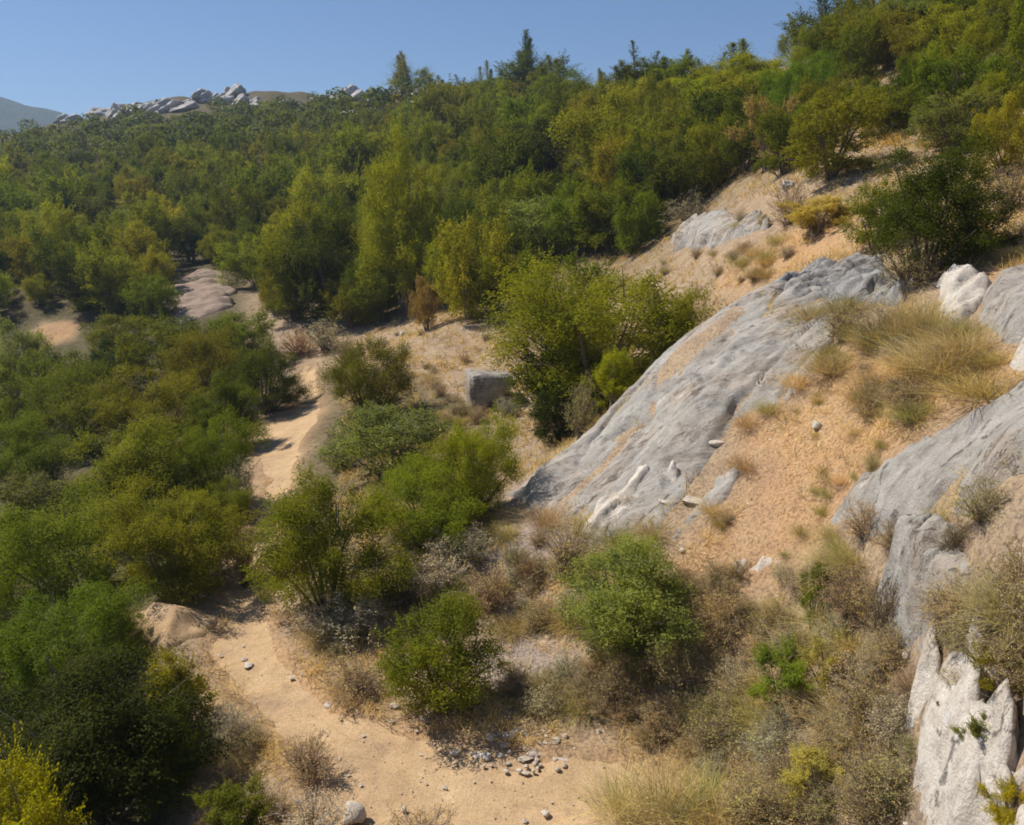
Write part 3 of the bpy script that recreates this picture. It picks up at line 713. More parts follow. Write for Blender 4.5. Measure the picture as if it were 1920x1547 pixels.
# middle slope
P(770, 590, 175, 325, 'near', 'lime', 'tall yellow green tree in the middle of the wooded slope', 'tree', 'tree')
P(710, 605, 110, 130, 'near', 'green', 'rounded green bush at the foot of the tall yellow tree')
P(800, 620, 60, 100, 'mid', 'umber', 'dark reddish brown bush at the foot of the tall yellow tree')
P(880, 600, 120, 190, 'mid', 'olive', 'olive tree right of the tall yellow tree', 'tree', 'tree')
P(620, 600, 130, 210, 'mid', 'dark', 'dark green tree left of the tall yellow tree', 'tree', 'tree')
P(560, 560, 130, 200, 'mid', 'olive', 'pale olive tree above the head of the path', 'tree', 'tree')
P(1040, 480, 160, 110, 'mid', 'grey', 'grey green bush above the broad bush by the slab')
P(1150, 470, 170, 120, 'mid', 'green', 'mid green bush left of the flat grey ledge')
P(1270, 400, 170, 130, 'mid', 'dark', 'dark bush just above the flat grey ledge')
P(930, 420, 160, 170, 'mid', 'dark', 'shady dark tree right of the tall yellow tree top', 'tree', 'tree')
P(1010, 370, 150, 150, 'mid', 'deep', 'very dark tree with a pale leaning branch', 'tree', 'tree')
P(1140, 360, 180, 170, 'mid', 'olive', 'yellow olive tree on the upper middle slope', 'tree', 'tree')
# upper right slope
P(1735, 515, 265, 255, 'near', 'dark', 'big dark green bush above the weathered rock crust')
P(1640, 470, 120, 130, 'mid', 'moss', 'moss green bush at the side of the big dark hillside bush')
P(1700, 540, 130, 110, 'twig', 'khaki', 'tan withered shrub at the foot of the big dark hillside bush', 'shrub')
P(1530, 440, 130, 70, 'small', 'gold', 'low golden yellow bush on the pale slope beside the dark bush')
P(1560, 335, 190, 150, 'mid', 'moss', 'wide green bush on the upper slope below the pale rock')
P(1500, 235, 110, 120, 'near', 'fresh', 'fresh green bush on the skyline shoulder')
P(1540, 150, 100, 110, 'near', 'green', 'dark round bush under the skyline conifers')
P(1440, 320, 130, 130, 'loose', 'umber', 'thin brownish bush left of the wide green hillside bush')
P(1790, 115, 150, 95, 'mid', 'olive', 'olive round bush near the top corner of the slope')
P(1690, 120, 130, 90, 'mid', 'olive', 'dull olive bush on the slope under the conifers')
P(1790, 280, 170, 100, 'mid', 'grey', 'dull grey green bush above the big dark hillside bush')
P(1885, 330, 120, 140, 'mid', 'olive', 'olive bush at the photo edge above the straw slope')
P(1650, 260, 120, 90, 'mid', 'olive', 'olive bush below the pale rock with curved top')
P(1740, 190, 120, 80, 'mid', 'lime', 'yellowish bush beside the pale rock with curved top')
P(1480, 420, 90, 90, 'twig', 'ash', 'grey brushy shrub at the end of the flat ledge', 'shrub')
P(1290, 420, 100, 55, 'twig', 'ash', 'grey dry shrub on the left shoulder of the flat ledge', 'shrub')
P(1890, 400, 130, 100, 'twig', 'khaki', 'tan brushy shrub at the photo edge right of the dark bush', 'shrub')
P(1850, 35, 120, 60, 'mid', 'deep', 'very dark bush in the top corner of the photo')
# skyline conifers
for u, vb, w, h, c, t in [(1500, 110, 70, 85, 'grey', 'slim pale conifer at the left of the hilltop group'), (1560, 115, 110, 150, 'dark', 'dark tall conifer in the hilltop group'),
                          (1630, 110, 120, 150, 'moss', 'wide conifer in the middle of the hilltop group'), (1690, 95, 110, 130, 'grey', 'grey green conifer right of the hilltop group'),
                          (985, 190, 90, 125, 'dark', 'tallest feathery tree of the middle ridge'), (1050, 190, 70, 90, 'green', 'feathery tree just right of the tallest ridge tree'),
                          (1195, 175, 90, 95, 'dark', 'spiky dark tree on the ridge between two gaps'), (1260, 170, 90, 80, 'green', 'green spiky tree on the ridge right of the dark one'),
                          (1400, 165, 110, 95, 'olive', 'olive spiky tree on the ridge before the hilltop shoulder'), (1340, 170, 90, 75, 'moss', 'short spiky tree on the ridge next to the olive one'),
                          (762, 180, 60, 80, 'grey', 'lone thin tree standing above the rocky ridge'), (915, 170, 40, 75, 'grey', 'thin wispy tree left of the tallest ridge tree'),
                          (870, 180, 50, 45, 'dark', 'small dark ridge tree right of the lone thin tree'), (1130, 175, 50, 50, 'grey', 'small pale ridge tree in the gap of the ridge'),
                          (825, 178, 40, 38, 'dark', 'tiny dark ridge tree beside the pale rocks')]:
    P(u, vb + 8, w * 1.35, h * 1.0, 'spire', c, t, 'tree')
    P(u + 14, vb + 6, w * 1.5, h * .62, 'loose' if c == 'grey' else 'mid', c, 'bushy tree merging with the ' + t, 'tree', 'tree')
# dry shrubs and straw of the open slope
for u, vb, w, h, kd, c, t in [
    (820, 1110, 150, 90, 'twig', 'ash', 'grey wiry shrub behind the lone round bush'), (920, 1145, 110, 100, 'twig', 'brown', 'brown spiny shrub above the pale gravel patch'),
    (1020, 1178, 85, 75, 'twig', 'rust', 'orange brown cushion shrub left of the fresh green bush'), (1060, 1085, 120, 120, 'twig', 'straw', 'tan feathery shrub at the foot of the slab'),
    (990, 1100, 80, 70, 'twig', 'rust', 'small rusty cushion above the orange brown shrub'), (660, 1190, 170, 90, 'twig', 'ash', 'ash grey thicket of stems behind the tall path bush'),
    (760, 1140, 100, 70, 'twig', 'umber', 'dark brown brittle shrub behind the round bush'), (870, 1060, 140, 80, 'twig', 'ash', 'grey brittle shrub below the upright yellow green bush'),
    (670, 1300, 130, 80, 'twig', 'brown', 'brown straggly shrub left of the lone round bush'), (1150, 1320, 110, 100, 'twig', 'umber', 'dark brown shrub with a hollow under it beside the dead branch'),
    (1260, 1290, 130, 110, 'twig', 'khaki', 'khaki shrub right of the hollow brown shrub'), (1350, 1190, 130, 90, 'twig', 'rust', 'rust coloured shrub right of the fresh green bush'),
    (1590, 1170, 120, 130, 'twig', 'brown', 'tall brown stemmed shrub beside the olive sapling'), (1660, 1210, 100, 140, 'twig', 'umber', 'dark thorny shrub under the shaded rock face'),
    (1440, 1200, 90, 80, 'twig', 'khaki', 'tan shrub left of the olive sapling'), (1545, 1290, 110, 110, 'loose', 'khaki', 'leafy khaki shrub right of the vivid green bush'),
    (1640, 1370, 160, 130, 'twig', 'gold', 'yellowish round shrub beside the white outcrop'), (1450, 1440, 130, 110, 'twig', 'ash', 'grey dead shrub below the vivid green bush'),
    (1340, 1430, 130, 110, 'twig', 'khaki', 'yellow brown shrub left of the grey dead shrub'), (1650, 1560, 190, 150, 'twig', 'umber', 'grey brown twiggy shrub at the bottom edge beside the white outcrop'),
    (1530, 1500, 130, 110, 'loose', 'khaki', 'olive leafy shrub near the bottom edge'), (1420, 1560, 150, 110, 'twig', 'khaki', 'khaki twiggy shrub at the bottom edge'),
    (1570, 1420, 110, 90, 'twig', 'brown', 'brown shrub between the grey dead shrub and the yellowish one'), (1380, 1320, 100, 90, 'twig', 'ash', 'ashy shrub left of the vivid green bush'),
    (580, 1450, 120, 80, 'twig', 'brown', 'brown flattened shrub on the near bank of the path'), (590, 1580, 150, 90, 'twig', 'ash', 'ash grey shrub at the bottom edge left of the pale stone'),
    (440, 1400, 110, 90, 'twig', 'ash', 'pale grey shrub between the thicket and the path'), (790, 1610, 180, 90, 'twig', 'brown', 'brown shrub cut by the bottom edge in the path'),
    (1855, 1430, 100, 90, 'loose', 'olive', 'olive weed rooted in the middle of the white outcrop'), (1800, 1290, 90, 60, 'twig', 'khaki', 'tan cushion on the upper lip of the white outcrop'), (868, 780, 60, 35, 'twig', 'khaki', 'tan shrub at the left foot of the grey boulder'), (948, 782, 60, 45, 'twig', 'ash', 'grey shrub at the right foot of the grey boulder'),
    (1800, 1180, 150, 110, 'twig', 'brown', 'brown dry shrub lodged above the white outcrop'), (1840, 975, 140, 90, 'twig', 'khaki', 'olive dry cushion on the ledge above the blocky rock'),
    (1790, 1040, 90, 80, 'twig', 'umber', 'dark tuft of dead stems on top of the blocky rock'), (1880, 1330, 120, 120, 'loose', 'olive', 'olive leafy shrub beside the white outcrop at the photo edge'),
    (1890, 1560, 100, 90, 'loose', 'yellow', 'bright yellow green weed in the lower right corner'), (1900, 1180, 100, 130, 'twig', 'khaki', 'tall tan shrub on the photo edge below the blocky rock'),
    (1700, 770, 120, 70, 'twig', 'brown', 'brown withered shrub on the sandy strip above the long slab'), (1640, 660, 110, 90, 'twig', 'grey', 'grey green brushy shrub behind the broad slab'),
    (1580, 640, 110, 80, 'twig', 'khaki', 'khaki brushy shrub on top of the broad slab'), (1300, 1120, 90, 60, 'twig', 'rust', 'small rusty shrub at the foot of the sandy strip')]:
    P(u, vb, w, h, kd, c, t, 'shrub', 'dry_shrub', 'dry shrubs of the open slope', wood={'ash': (.40, .35, .30), 'umber': (.16, .115, .085), 'rust': (.34, .23, .15)}.get(c, (.34, .26, .19)))
for u, vb, w, h, c, t in [
    (1700, 640, 90, 130, 'straw', 'tall straw tussock standing above the broad slab'), (1735, 635, 70, 120, 'straw', 'slimmer straw tussock beside the tall one'), (1660, 650, 90, 90, 'khaki', 'greenish straw tussock left of the tall one'),
    (1780, 700, 150, 80, 'straw', 'wide pale tussock on the straw slope'), (1860, 740, 150, 70, 'gold', 'golden tussock at the upper end of the long slab'), (1830, 660, 120, 70, 'straw', 'pale tussock near the jagged white lump'),
    (1720, 700, 100, 60, 'straw', 'short straw tussock in the middle of the straw slope'), (1560, 700, 100, 60, 'straw', 'straw tussock at the inner edge of the broad slab'),
    (1250, 1530, 110, 120, 'straw', 'straw tussock at the bottom edge right of the path'), (1160, 1520, 90, 100, 'straw', 'pale straw tussock on the near path edge'), (1320, 1530, 110, 110, 'khaki', 'dull straw tussock right of the path at the bottom'),
    (1100, 1000, 70, 60, 'straw', 'small straw tussock on the lower edge of the broad slab'), (1560, 1010, 50, 40, 'brown', 'small brown tussock on the sandy strip'), (1770, 985, 60, 50, 'straw', 'small pale tussock between the long slab and the blocky rock')]:
    P(u, vb, w, h, 'tussock', c, t, 'grass tussock', group='straw tussocks')

# the many small dry plants between them
_g = np.random.default_rng(61)
OPEN = [[(560, 1190), (760, 1080), (960, 1000), (1080, 1030), (1250, 1070), (1500, 1080), (1680, 1170), (1720, 1300), (1735, 1540), (1360, 1560), (1290, 1430), (1120, 1350), (960, 1335), (800, 1320), (660, 1300)],
        [(1540, 650), (1640, 600), (1760, 600), (1900, 690), (1840, 750), (1700, 820), (1600, 780)], [(380, 1300), (480, 1380), (560, 1560), (380, 1560)],
        [(1760, 1190), (1940, 1080), (1940, 1300), (1860, 1260)], [(1330, 560), (1400, 480), (1480, 440), (1600, 480), (1560, 505), (1440, 530)], [(640, 680), (760, 620), (930, 640), (940, 700), (800, 760), (720, 720)],
        [(1780, 500), (1930, 400), (1930, 500), (1850, 520)], [(1600, 990), (1730, 980), (1670, 1040), (1560, 1080)], [(1300, 1040), (1400, 900), (1420, 800), (1540, 720), (1600, 780), (1700, 830), (1600, 920), (1500, 1060)], [(1205, 500), (1240, 430), (1330, 370), (1480, 345), (1580, 360), (1500, 400), (1440, 450), (1330, 540), (1290, 560)], [(1610, 330), (1700, 220), (1800, 190), (1920, 190), (1920, 330), (1840, 300), (1720, 290)], [(790, 790), (860, 690), (940, 700), (960, 790), (880, 800)]]
_polys = [np.array(o, float) for o in OPEN]; small = 0
LOWMARKS = {'lone round bush': (820, 1230), 'fresh green bush': (1170, 1110), 'vivid green bush': (1470, 1290), 'olive sapling': (1520, 1110), 'rubble heap': (990, 1410), 'dead branch': (1210, 1325), 'white outcrop': (1800, 1400),
            'blocky rock': (1750, 1070), 'long slab': (1740, 880), 'tall straw tussock': (1700, 580), 'weathered crust': (1540, 530), 'flat ledge': (1350, 430), 'grey boulder': (902, 730), 'pale gravel patch': (970, 1230), 'tall path bush': (610, 1020),
            'broad slab': (1250, 850), 'olive twigged shrub': (345, 1290), 'large pale stone': (660, 1520), 'path head': (575, 680), 'pale streaked slab': (1800, 560), 'bend of the path': (500, 1170), 'yellowish round shrub': (1640, 1300), 'grey dead shrub': (1450, 1390)}
_keep = [np.array(q, float) for q in ([(690, 1330), (690, 1130), (950, 1130), (960, 1330)], [(900, 1190), (1050, 1180), (1050, 1260), (900, 1300)])]
for _ in range(1350):
    u, v = _g.uniform(380, 1940), _g.uniform(400, 1560)
    k = [i for i, q in enumerate(_polys) if sdf(q, np.array([u]), np.array([v]))[0] > 0]
    if not k or any(sdf(q, np.array([u]), np.array([v]))[0] > 0 for q in _keep): continue
    k = k[0]; straw = _g.random() < (.7 if k in (1, 4, 6) else .9 if k == 8 else .5 if k == 9 else .22)
    if k == 8 and _g.random() < .45: continue
    p = pix(u, v); s = _g.uniform(.3, .65) * (.5 if k == 8 else 1) * FPX / math.hypot(p[1], CAM_H - p[2])
    if sdf(PATH, p[0], p[1]) > -.15: continue
    big = 'wide' if s * math.hypot(p[1], CAM_H - p[2]) / FPX > .48 else 'small'
    c = str(_g.choice(['straw', 'straw', 'khaki', 'gold'] if straw else ['brown', 'ash', 'khaki', 'rust', 'khaki']))
    lab = f"{big} {HUE[c]} {'grass tussock' if straw else 'cushion shrub'} {whereabouts(u, v, LOWMARKS)}"
    if straw: plant(u, v, s * .9, s * _g.uniform(.5, .8), 'tussock', c, lab, 'grass tussock', None, 'small tussocks of the open ground', loc=p)
    else: plant(u, v, s, s * _g.uniform(.5, .8), 'twig', c, lab, 'shrub', 'cushion_shrub', 'low dry shrubs of the open ground', loc=p, wood=(.38, .30, .225))
    small += 1
    if small > 400: break
print("SMALL", small)

for u, v, w, h, c, t in [(1500, 725, 70, 45, 'straw', 'thin tussock on the right shoulder of the broad slab'), (1445, 775, 60, 40, 'khaki', 'dull tussock rooted in the broad slab edge'), (1400, 800, 50, 40, 'straw', 'short tussock at the notch of the broad slab'),
                         (1395, 880, 55, 40, 'brown', 'brown tussock on the lower right edge of the broad slab'), (1340, 960, 60, 40, 'straw', 'pale tussock below the reddish broken stone'), (1230, 1005, 70, 50, 'straw', 'straw tussock under the toe of the broad slab'),
                         (1160, 1020, 70, 55, 'khaki', 'dull tussock at the toe of the broad slab'), (1030, 985, 70, 60, 'brown', 'brown tussock at the left toe of the broad slab'), (1530, 600, 80, 50, 'straw', 'pale tussock in the hollow below the weathered crust'),
                         (1590, 590, 90, 60, 'khaki', 'khaki tussock between crust and tall straw'), (1180, 940, 40, 30, 'straw', 'tiny straw tuft in a joint of the broad slab'), (1290, 800, 40, 30, 'khaki', 'tiny khaki tuft in the middle of the broad slab')]:
    P(u, v, w, h, 'tussock', c, t, 'grass tussock', group='straw tussocks')

# ------------------------------------------------------------------ the wooded slopes behind: bushes and trees filled in between
placed = [(o.location.x, o.location.y, 1.0) for o in COL.objects if o.type == 'EMPTY']
def in_poly(poly, u, v): return sdf(np.array(poly, float), np.array([u]), np.array([v]))[0] > 0
SCRUB = [(-120, 640), (40, 570), (160, 580), (290, 610), (310, 500), (440, 500), (520, 600), (640, 620), (850, 600), (940, 640), (960, 480), (1200, 480), (1225, 420), (1300, 370), (1400, 350), (1480, 330), (1600, 260),
         (1720, 250), (1800, 300), (1960, 330), (1990, 0), (1480, -20), (1480, 170), (1440, 150), (1000, 150), (800, 165), (640, 170), (430, 190), (200, 215), (-120, 240)]
BARE = [[(1720, 60), (1880, 120), (1930, 60), (1930, 170), (1820, 200), (1740, 170)], [(1600, 90), (1720, 150), (1700, 220), (1620, 200)]]
fills = 0; far_pts = []
g = np.random.default_rng(55)
cand = [(g.uniform(-120, 1990), g.uniform(-10, 640)) for _ in range(5200)]
cand.sort(key=lambda c: -c[1])
cand += [(g.uniform(-100, 1000), g.uniform(165, 330)) for _ in range(2600)]
ys_used = np.zeros((6000, 3)); nu = len(placed); ys_used[:nu] = [(p[0], p[1], 1.2) for p in placed]
HIGHMARKS = {'tall yellow tree': (770, 400), 'bare clearing': (110, 610), 'pinkish bank': (370, 550), 'path head': (575, 650), 'grey boulder': (902, 700), 'broad slab bush': (1130, 600), 'flat ledge': (1350, 430), 'big dark hillside bush': (1740, 400),
             'golden bush': (1530, 430), 'pale curved rock': (1650, 190), 'hilltop conifers': (1590, 60), 'tallest ridge tree': (985, 130), 'lone thin ridge tree': (762, 145), 'pale ridge crags': (300, 200), 'olive spiky ridge tree': (1400, 120),
             'very dark tree': (1010, 300), 'fresh green skyline bush': (1500, 180), 'dark spiky ridge tree': (1195, 130), 'flat tan corner rock': (1860, 130)}
SKYLINE = ([-200, 0, 100, 430, 700, 900, 960, 1100, 1300, 1440, 1480, 1530, 1560, 2000], [240, 240, 228, 184, 166, 160, 148, 165, 150, 140, 130, 60, 0, -60])
late = 0; n_near = 10 ** 9
for ci, (u, v) in enumerate(cand):
    if ci == 5200: n_near = 0
    if not in_poly(SCRUB, u, v) or any(in_poly(b, u, v) for b in BARE): continue
    p = pix(u, v, 24)
    y = p[1]; late += 1
    if late > n_near and y < 105: continue
    if y > 240: continue
    size = (g.uniform(1.1, 2.4) if u > 1450 else g.uniform(2.0, 3.8)) * (1 + .2 * (y > 60) - .4 * sstep(150, 220, y)); k = .50 if y < 90 else .55
    W = ys_used[:nu]
    if (((p[0] - W[:, 0]) ** 2 + ((p[1] - W[:, 1]) * .55) ** 2) < (k * (size + W[:, 2]) * .575) ** 2).any(): continue
    if y > 105 and u < 900 and v < np.interp(u, *SKYLINE) + (44 if u < 780 else 24) and g.random() < .95: continue
    if y > 105 and v - size * .85 * FPX / y < np.interp(u, *SKYLINE) - 9: continue
    ys_used[nu] = (p[0], p[1], size); nu += 1
    if y > 105: far_pts.append((p, size)); continue
    px = size * FPX / y
    if u < 690: cs, ps = ['olive', 'moss', 'bright', 'green', 'dark', 'yellow'], [.28, .25, .1, .17, .18, .02]
    elif u < 1250: cs, ps = ['olive', 'moss', 'green', 'dark', 'grey'], [.3, .25, .2, .2, .05]
    else: cs, ps = ['moss', 'olive', 'green', 'dark', 'bright'], [.28, .3, .15, .12, .15]
    c = g.choice(cs, p=ps); hh = g.uniform(.75, 1.35)
    if u > 1450 and g.random() < .25: continue
    room = (v - np.interp(u, *SKYLINE)) / px
    if room < .35: continue
    hh = min(hh, room)
    tree = hh > 1.05
    kind = 'mid' if y < 62 else 'far'
    if g.random() < .06 and y > 50: kind = 'spire'; tree = True
    word = HUE[str(c)]
    lab = f"{'small' if size < 2.6 else 'large'} {word} {'feathery tree' if kind == 'spire' else 'tree' if tree else 'bush'} {whereabouts(u, v - px * hh * .5, HIGHMARKS)}"
    plant(u, v, px, px * hh, kind, c, lab, 'tree' if tree else 'bush', 'tree' if tree else 'bush', 'scrub filling the wooded slopes', loc=p, jitter=.15)
    fills += 1
print('FILLS', fills, 'FAR', len(far_pts))
def build_far():
    V, F, T, k = [], [], [], 0
    for p, size in far_pts:
        n = 330 if p[1] < 160 else 200
        d = unit(g.normal(size=(n, 3)) + np.array([0, 0, .3])); r = size * .5 * g.uniform(.7, 1.1, (n, 1))
        lump = 1 + .25 * noise(d[:, 0] * 2 + p[0], d[:, 1] * 2 + p[1], d[:, 2] * 2)[:, None]
        pp = p + np.array([0, 0, size * .4]) + d * r * lump * np.array([1.1, 1.1, .9])
        v, f, t = leaf_quads(pp, unit(d + g.normal(size=(n, 3)) * .4), size * .13, size * .085, g, np.clip(g.random(n) * .4 + g.random() * .6, 0, 1))
        V.append(v); F.append(f + k); T.append(t); k += len(v)
    me = mesh_from('far_scrub', np.concatenate(V), np.concatenate(F), [M_LEAF], False, {'tone': np.concatenate(T)})
    o = link('far_scrub', me, color=(.10, .112, .045)); tag(o, 'dark green scrub covering the far ridge', 'scrub', kind='stuff')
build_far()

# ------------------------------------------------------------------ loose rocks and stones
import bmesh
def boulder_mesh(name, seed, cuts=7, rough=.10, sub=3, mat_=None, box=.0, foot=1.0):
    bm = bmesh.new(); bmesh.ops.create_icosphere(bm, subdivisions=sub, radius=.5)
    g = np.random.default_rng(seed)
    V = np.array([v.co for v in bm.verts])
    if box: V = np.sign(V) * np.abs(V * 2) ** (1 - box) * .5
    for _ in range(cuts):
        n = unit(g.normal(size=3)); dd = g.uniform(.26, .40); s = V @ n
        V = V - np.maximum(s - dd, 0)[:, None] * n * .92
    V = V * (1 + rough * fbm(V[:, 0] * 3 + seed, V[:, 1] * 3, V[:, 2] * 3, 4))[:, None]
    lo, hi = V.min(0), V.max(0); V = (V - (lo + hi) / 2) / (hi - lo); V[:, 2] += .5
    V[:, :2] *= (foot + (1 - foot) * np.clip(V[:, 2:3] * 1.6, 0, 1))
    f = np.array([[v.index for v in fc.verts] for fc in bm.faces]); bm.free()
    return mesh_from(name, V, f, [mat_ or M_STONE], sub > 3)
M_CRAG = rock_material('grey_crag', (.58, .555, .52), (.16, .15, .14), (.40, .32, .25), .4, .8, .8)
STONES = [boulder_mesh('stone', 300 + i, sub=2, rough=.3, cuts=11) for i in range(5)]
CRAGS = [boulder_mesh('crag', 320 + i, sub=4, rough=.55, cuts=5, mat_=M_CRAG) for i in range(4)]
def put(name, me, u, vb, w, h, label, cat, group=None, depth=.9, rz=0.0, tilt=0.0, sink=.15, loc=None):
    p = pix(u, vb) if loc is None else loc
    k = math.hypot(p[1], CAM_H - p[2]) / FPX
    p = p - np.array([0, 0, .075 * float(sstep(-.05, .2, sdf(PATH, p[0], p[1]))) if p[1] < 45 else 0])
    o = link(name, me, loc=(p[0], p[1] + w * k * depth * .3, p[2] - sink * h * k), rot=(0, tilt, rz), scale=(w * k, w * k * depth, h * k)); tag(o, label, cat, group); return o
put('boulder', boulder_mesh('boulder', 341, cuts=1, sub=5, rough=.16, mat_=M_ROCK, box=.78, foot=.88), 910, 764, 86, 80, 'squarish pale topped grey boulder with a dark shaded face on the slope', 'boulder', depth=.85, rz=.18, tilt=.10, sink=.18)
put('boulder', boulder_mesh('boulder', 343, cuts=5, sub=4, rough=.2, mat_=M_WHITE), 1650, 212, 62, 52, 'pale rock with a curved top on the upper slope', 'boulder', tilt=-.5, rz=.3)
put('boulder', CRAGS[0], 1480, 356, 26, 22, 'small pale rock at the end of the flat ledge', 'boulder')
put('boulder', CRAGS[1], 1400, 240, 40, 40, 'small whitish rock among brown bushes below the ridge', 'boulder', tilt=.4)
put('boulder', CRAGS[2], 1690, 100, 40, 30, 'whitish rock showing through the olive bush under the conifers', 'boulder')
put('boulder', CRAGS[3], 907, 560, 26, 60, 'narrow white rock standing among trees above the boulder', 'boulder', tilt=.2)
put('boulder', boulder_mesh('boulder', 345, cuts=6, sub=4, rough=.6, mat_=M_EARTH), 1890, 62, 90, 50, 'brownish grey crag in the top corner of the slope', 'boulder')
for u, v, w, h, t in [(920, 1390, 17, 15, 'white round stone above the rubble heap'), (615, 1320, 20, 10, 'flat pink stone on the path edge near the brown shrub'), (740, 1332, 18, 10, 'small pale stone at the left foot of the lone round bush'),
                      (795, 1354, 16, 9, 'pale stone on the path in front of the lone round bush'), (1102, 1336, 26, 9, 'long flat white stone left of the dead branch'), (662, 1538, 48, 40, 'large pale pinkish stone at the bottom edge'),
                      (852, 1406, 16, 8, 'flat white stone left of the rubble heap'), (755, 630, 14, 10, 'pale stone on the bare slope under the brown bush'), (1250, 948, 30, 7, 'white stone flake on the broad slab'),
                      (1290, 868, 22, 20, 'rounded hollow stone on the broad slab edge'), (1262, 905, 16, 14, 'small stone in the crack of the broad slab'), (1310, 945, 60, 9, 'reddish broken stone on the lower broad slab'),
                      (1345, 838, 34, 14, 'flat stone at the inner edge of the broad slab'), (1535, 806, 22, 18, 'small brown stone on the sandy strip'), (1280, 1038, 14, 10, 'small pink stone at the top of the rusty shrub'),
                      (1700, 1245, 18, 24, 'white stone chip at the left edge of the white outcrop'), (1712, 1172, 26, 16, 'white stone wedged below the blocky rock'), (1780, 1212, 14, 14, 'pinkish white stone on the top of the white outcrop'),
                      (1890, 1275, 16, 12, 'white stone at the photo edge above the olive leafy shrub'), (1910, 1272, 14, 12, 'pale stone touching the photo edge above the olive shrub'), (1123, 1378, 10, 10, 'small pale stone right of the rubble heap'),
                      (757, 1512, 12, 9, 'tiny white stone on the near path'), (1022, 1520, 16, 8, 'dark flat stone on the near path'), (465, 1245, 20, 8, 'low brown stone at the start of the near path')]:
    put('stone', STONES[int(u + v) % 5], u, v, w, h, t, 'stone', 'loose stones', rz=u * .7, sink=.2)
g = np.random.default_rng(77)
for i in range(60):                                # the rubble heap beside the path, stone by stone
    a, r = g.random() * 6.28, g.random() ** .6
    u, v = 985 + 115 * r * math.cos(a), 1408 + 36 * r * math.sin(a)
    put('stone', STONES[i % 5], u, v, 8 + 20 * g.random() ** 2, 4 + 7 * g.random() ** 2, 'pale broken stone of the rubble heap beside the path', 'stone', 'stones of the rubble heap', rz=g.random() * 6, sink=.25)
# pale crags on the far ridge
g = np.random.default_rng(78)
for i in range(64):
    u = g.uniform(100, 440) if i < 28 else g.uniform(430, 800)
    top = np.interp(u, [100, 200, 300, 430, 560, 700, 900], [226, 212, 192, 178, 186, 175, 172])
    v = top + abs(g.normal()) * (16 if i < 28 else 18) + 4
    w = g.uniform(22, 60) * (1 if i < 28 else .9)
    put('crag', CRAGS[i % 4], u, v, w, w * g.uniform(.35, .6), 'pale limestone crag on the left end of the far ridge' if i < 28 else 'pale limestone crag on the far ridge nearer its middle', 'crag', 'crags of the far ridge', rz=g.uniform(-.4, .4), tilt=-g.uniform(.2, .6), sink=.2)
# dead branch lying by the hollow shrub
def branch():
    a, b = pix(1172, 1302), pix(1258, 1348); t = np.linspace(0, 1, 9)[:, None]
    c = a * (1 - t) + b * t + np.array([0, 0, .16]) * (1 - t) + np.array([0, 0, .05]) + np.random.default_rng(5).normal(size=(9, 3)) * .015
    root = bpy.data.objects.new('dead_branch', None); COL.objects.link(root); root.location = [float(q) for q in a]
    tag(root, 'thin dead branch lying beside the hollow brown shrub', 'branch')
    v, f = tubes([c - a], [np.linspace(.022, .008, 9)], 6); link('limb', mesh_from('limb', v, f, [M_BARK], True), root)
    for k in (3, 5, 6):
        q = c[k] - a; e = q + np.array([.12 * (-1) ** k, .08, .14]); v, f = tubes([np.stack([q, (q + e) / 2 + .01, e])], [np.array([.008, .006, .003])], 5)
        link('twig', mesh_from('twig', v, f, [M_BARK], True), root)
branch()

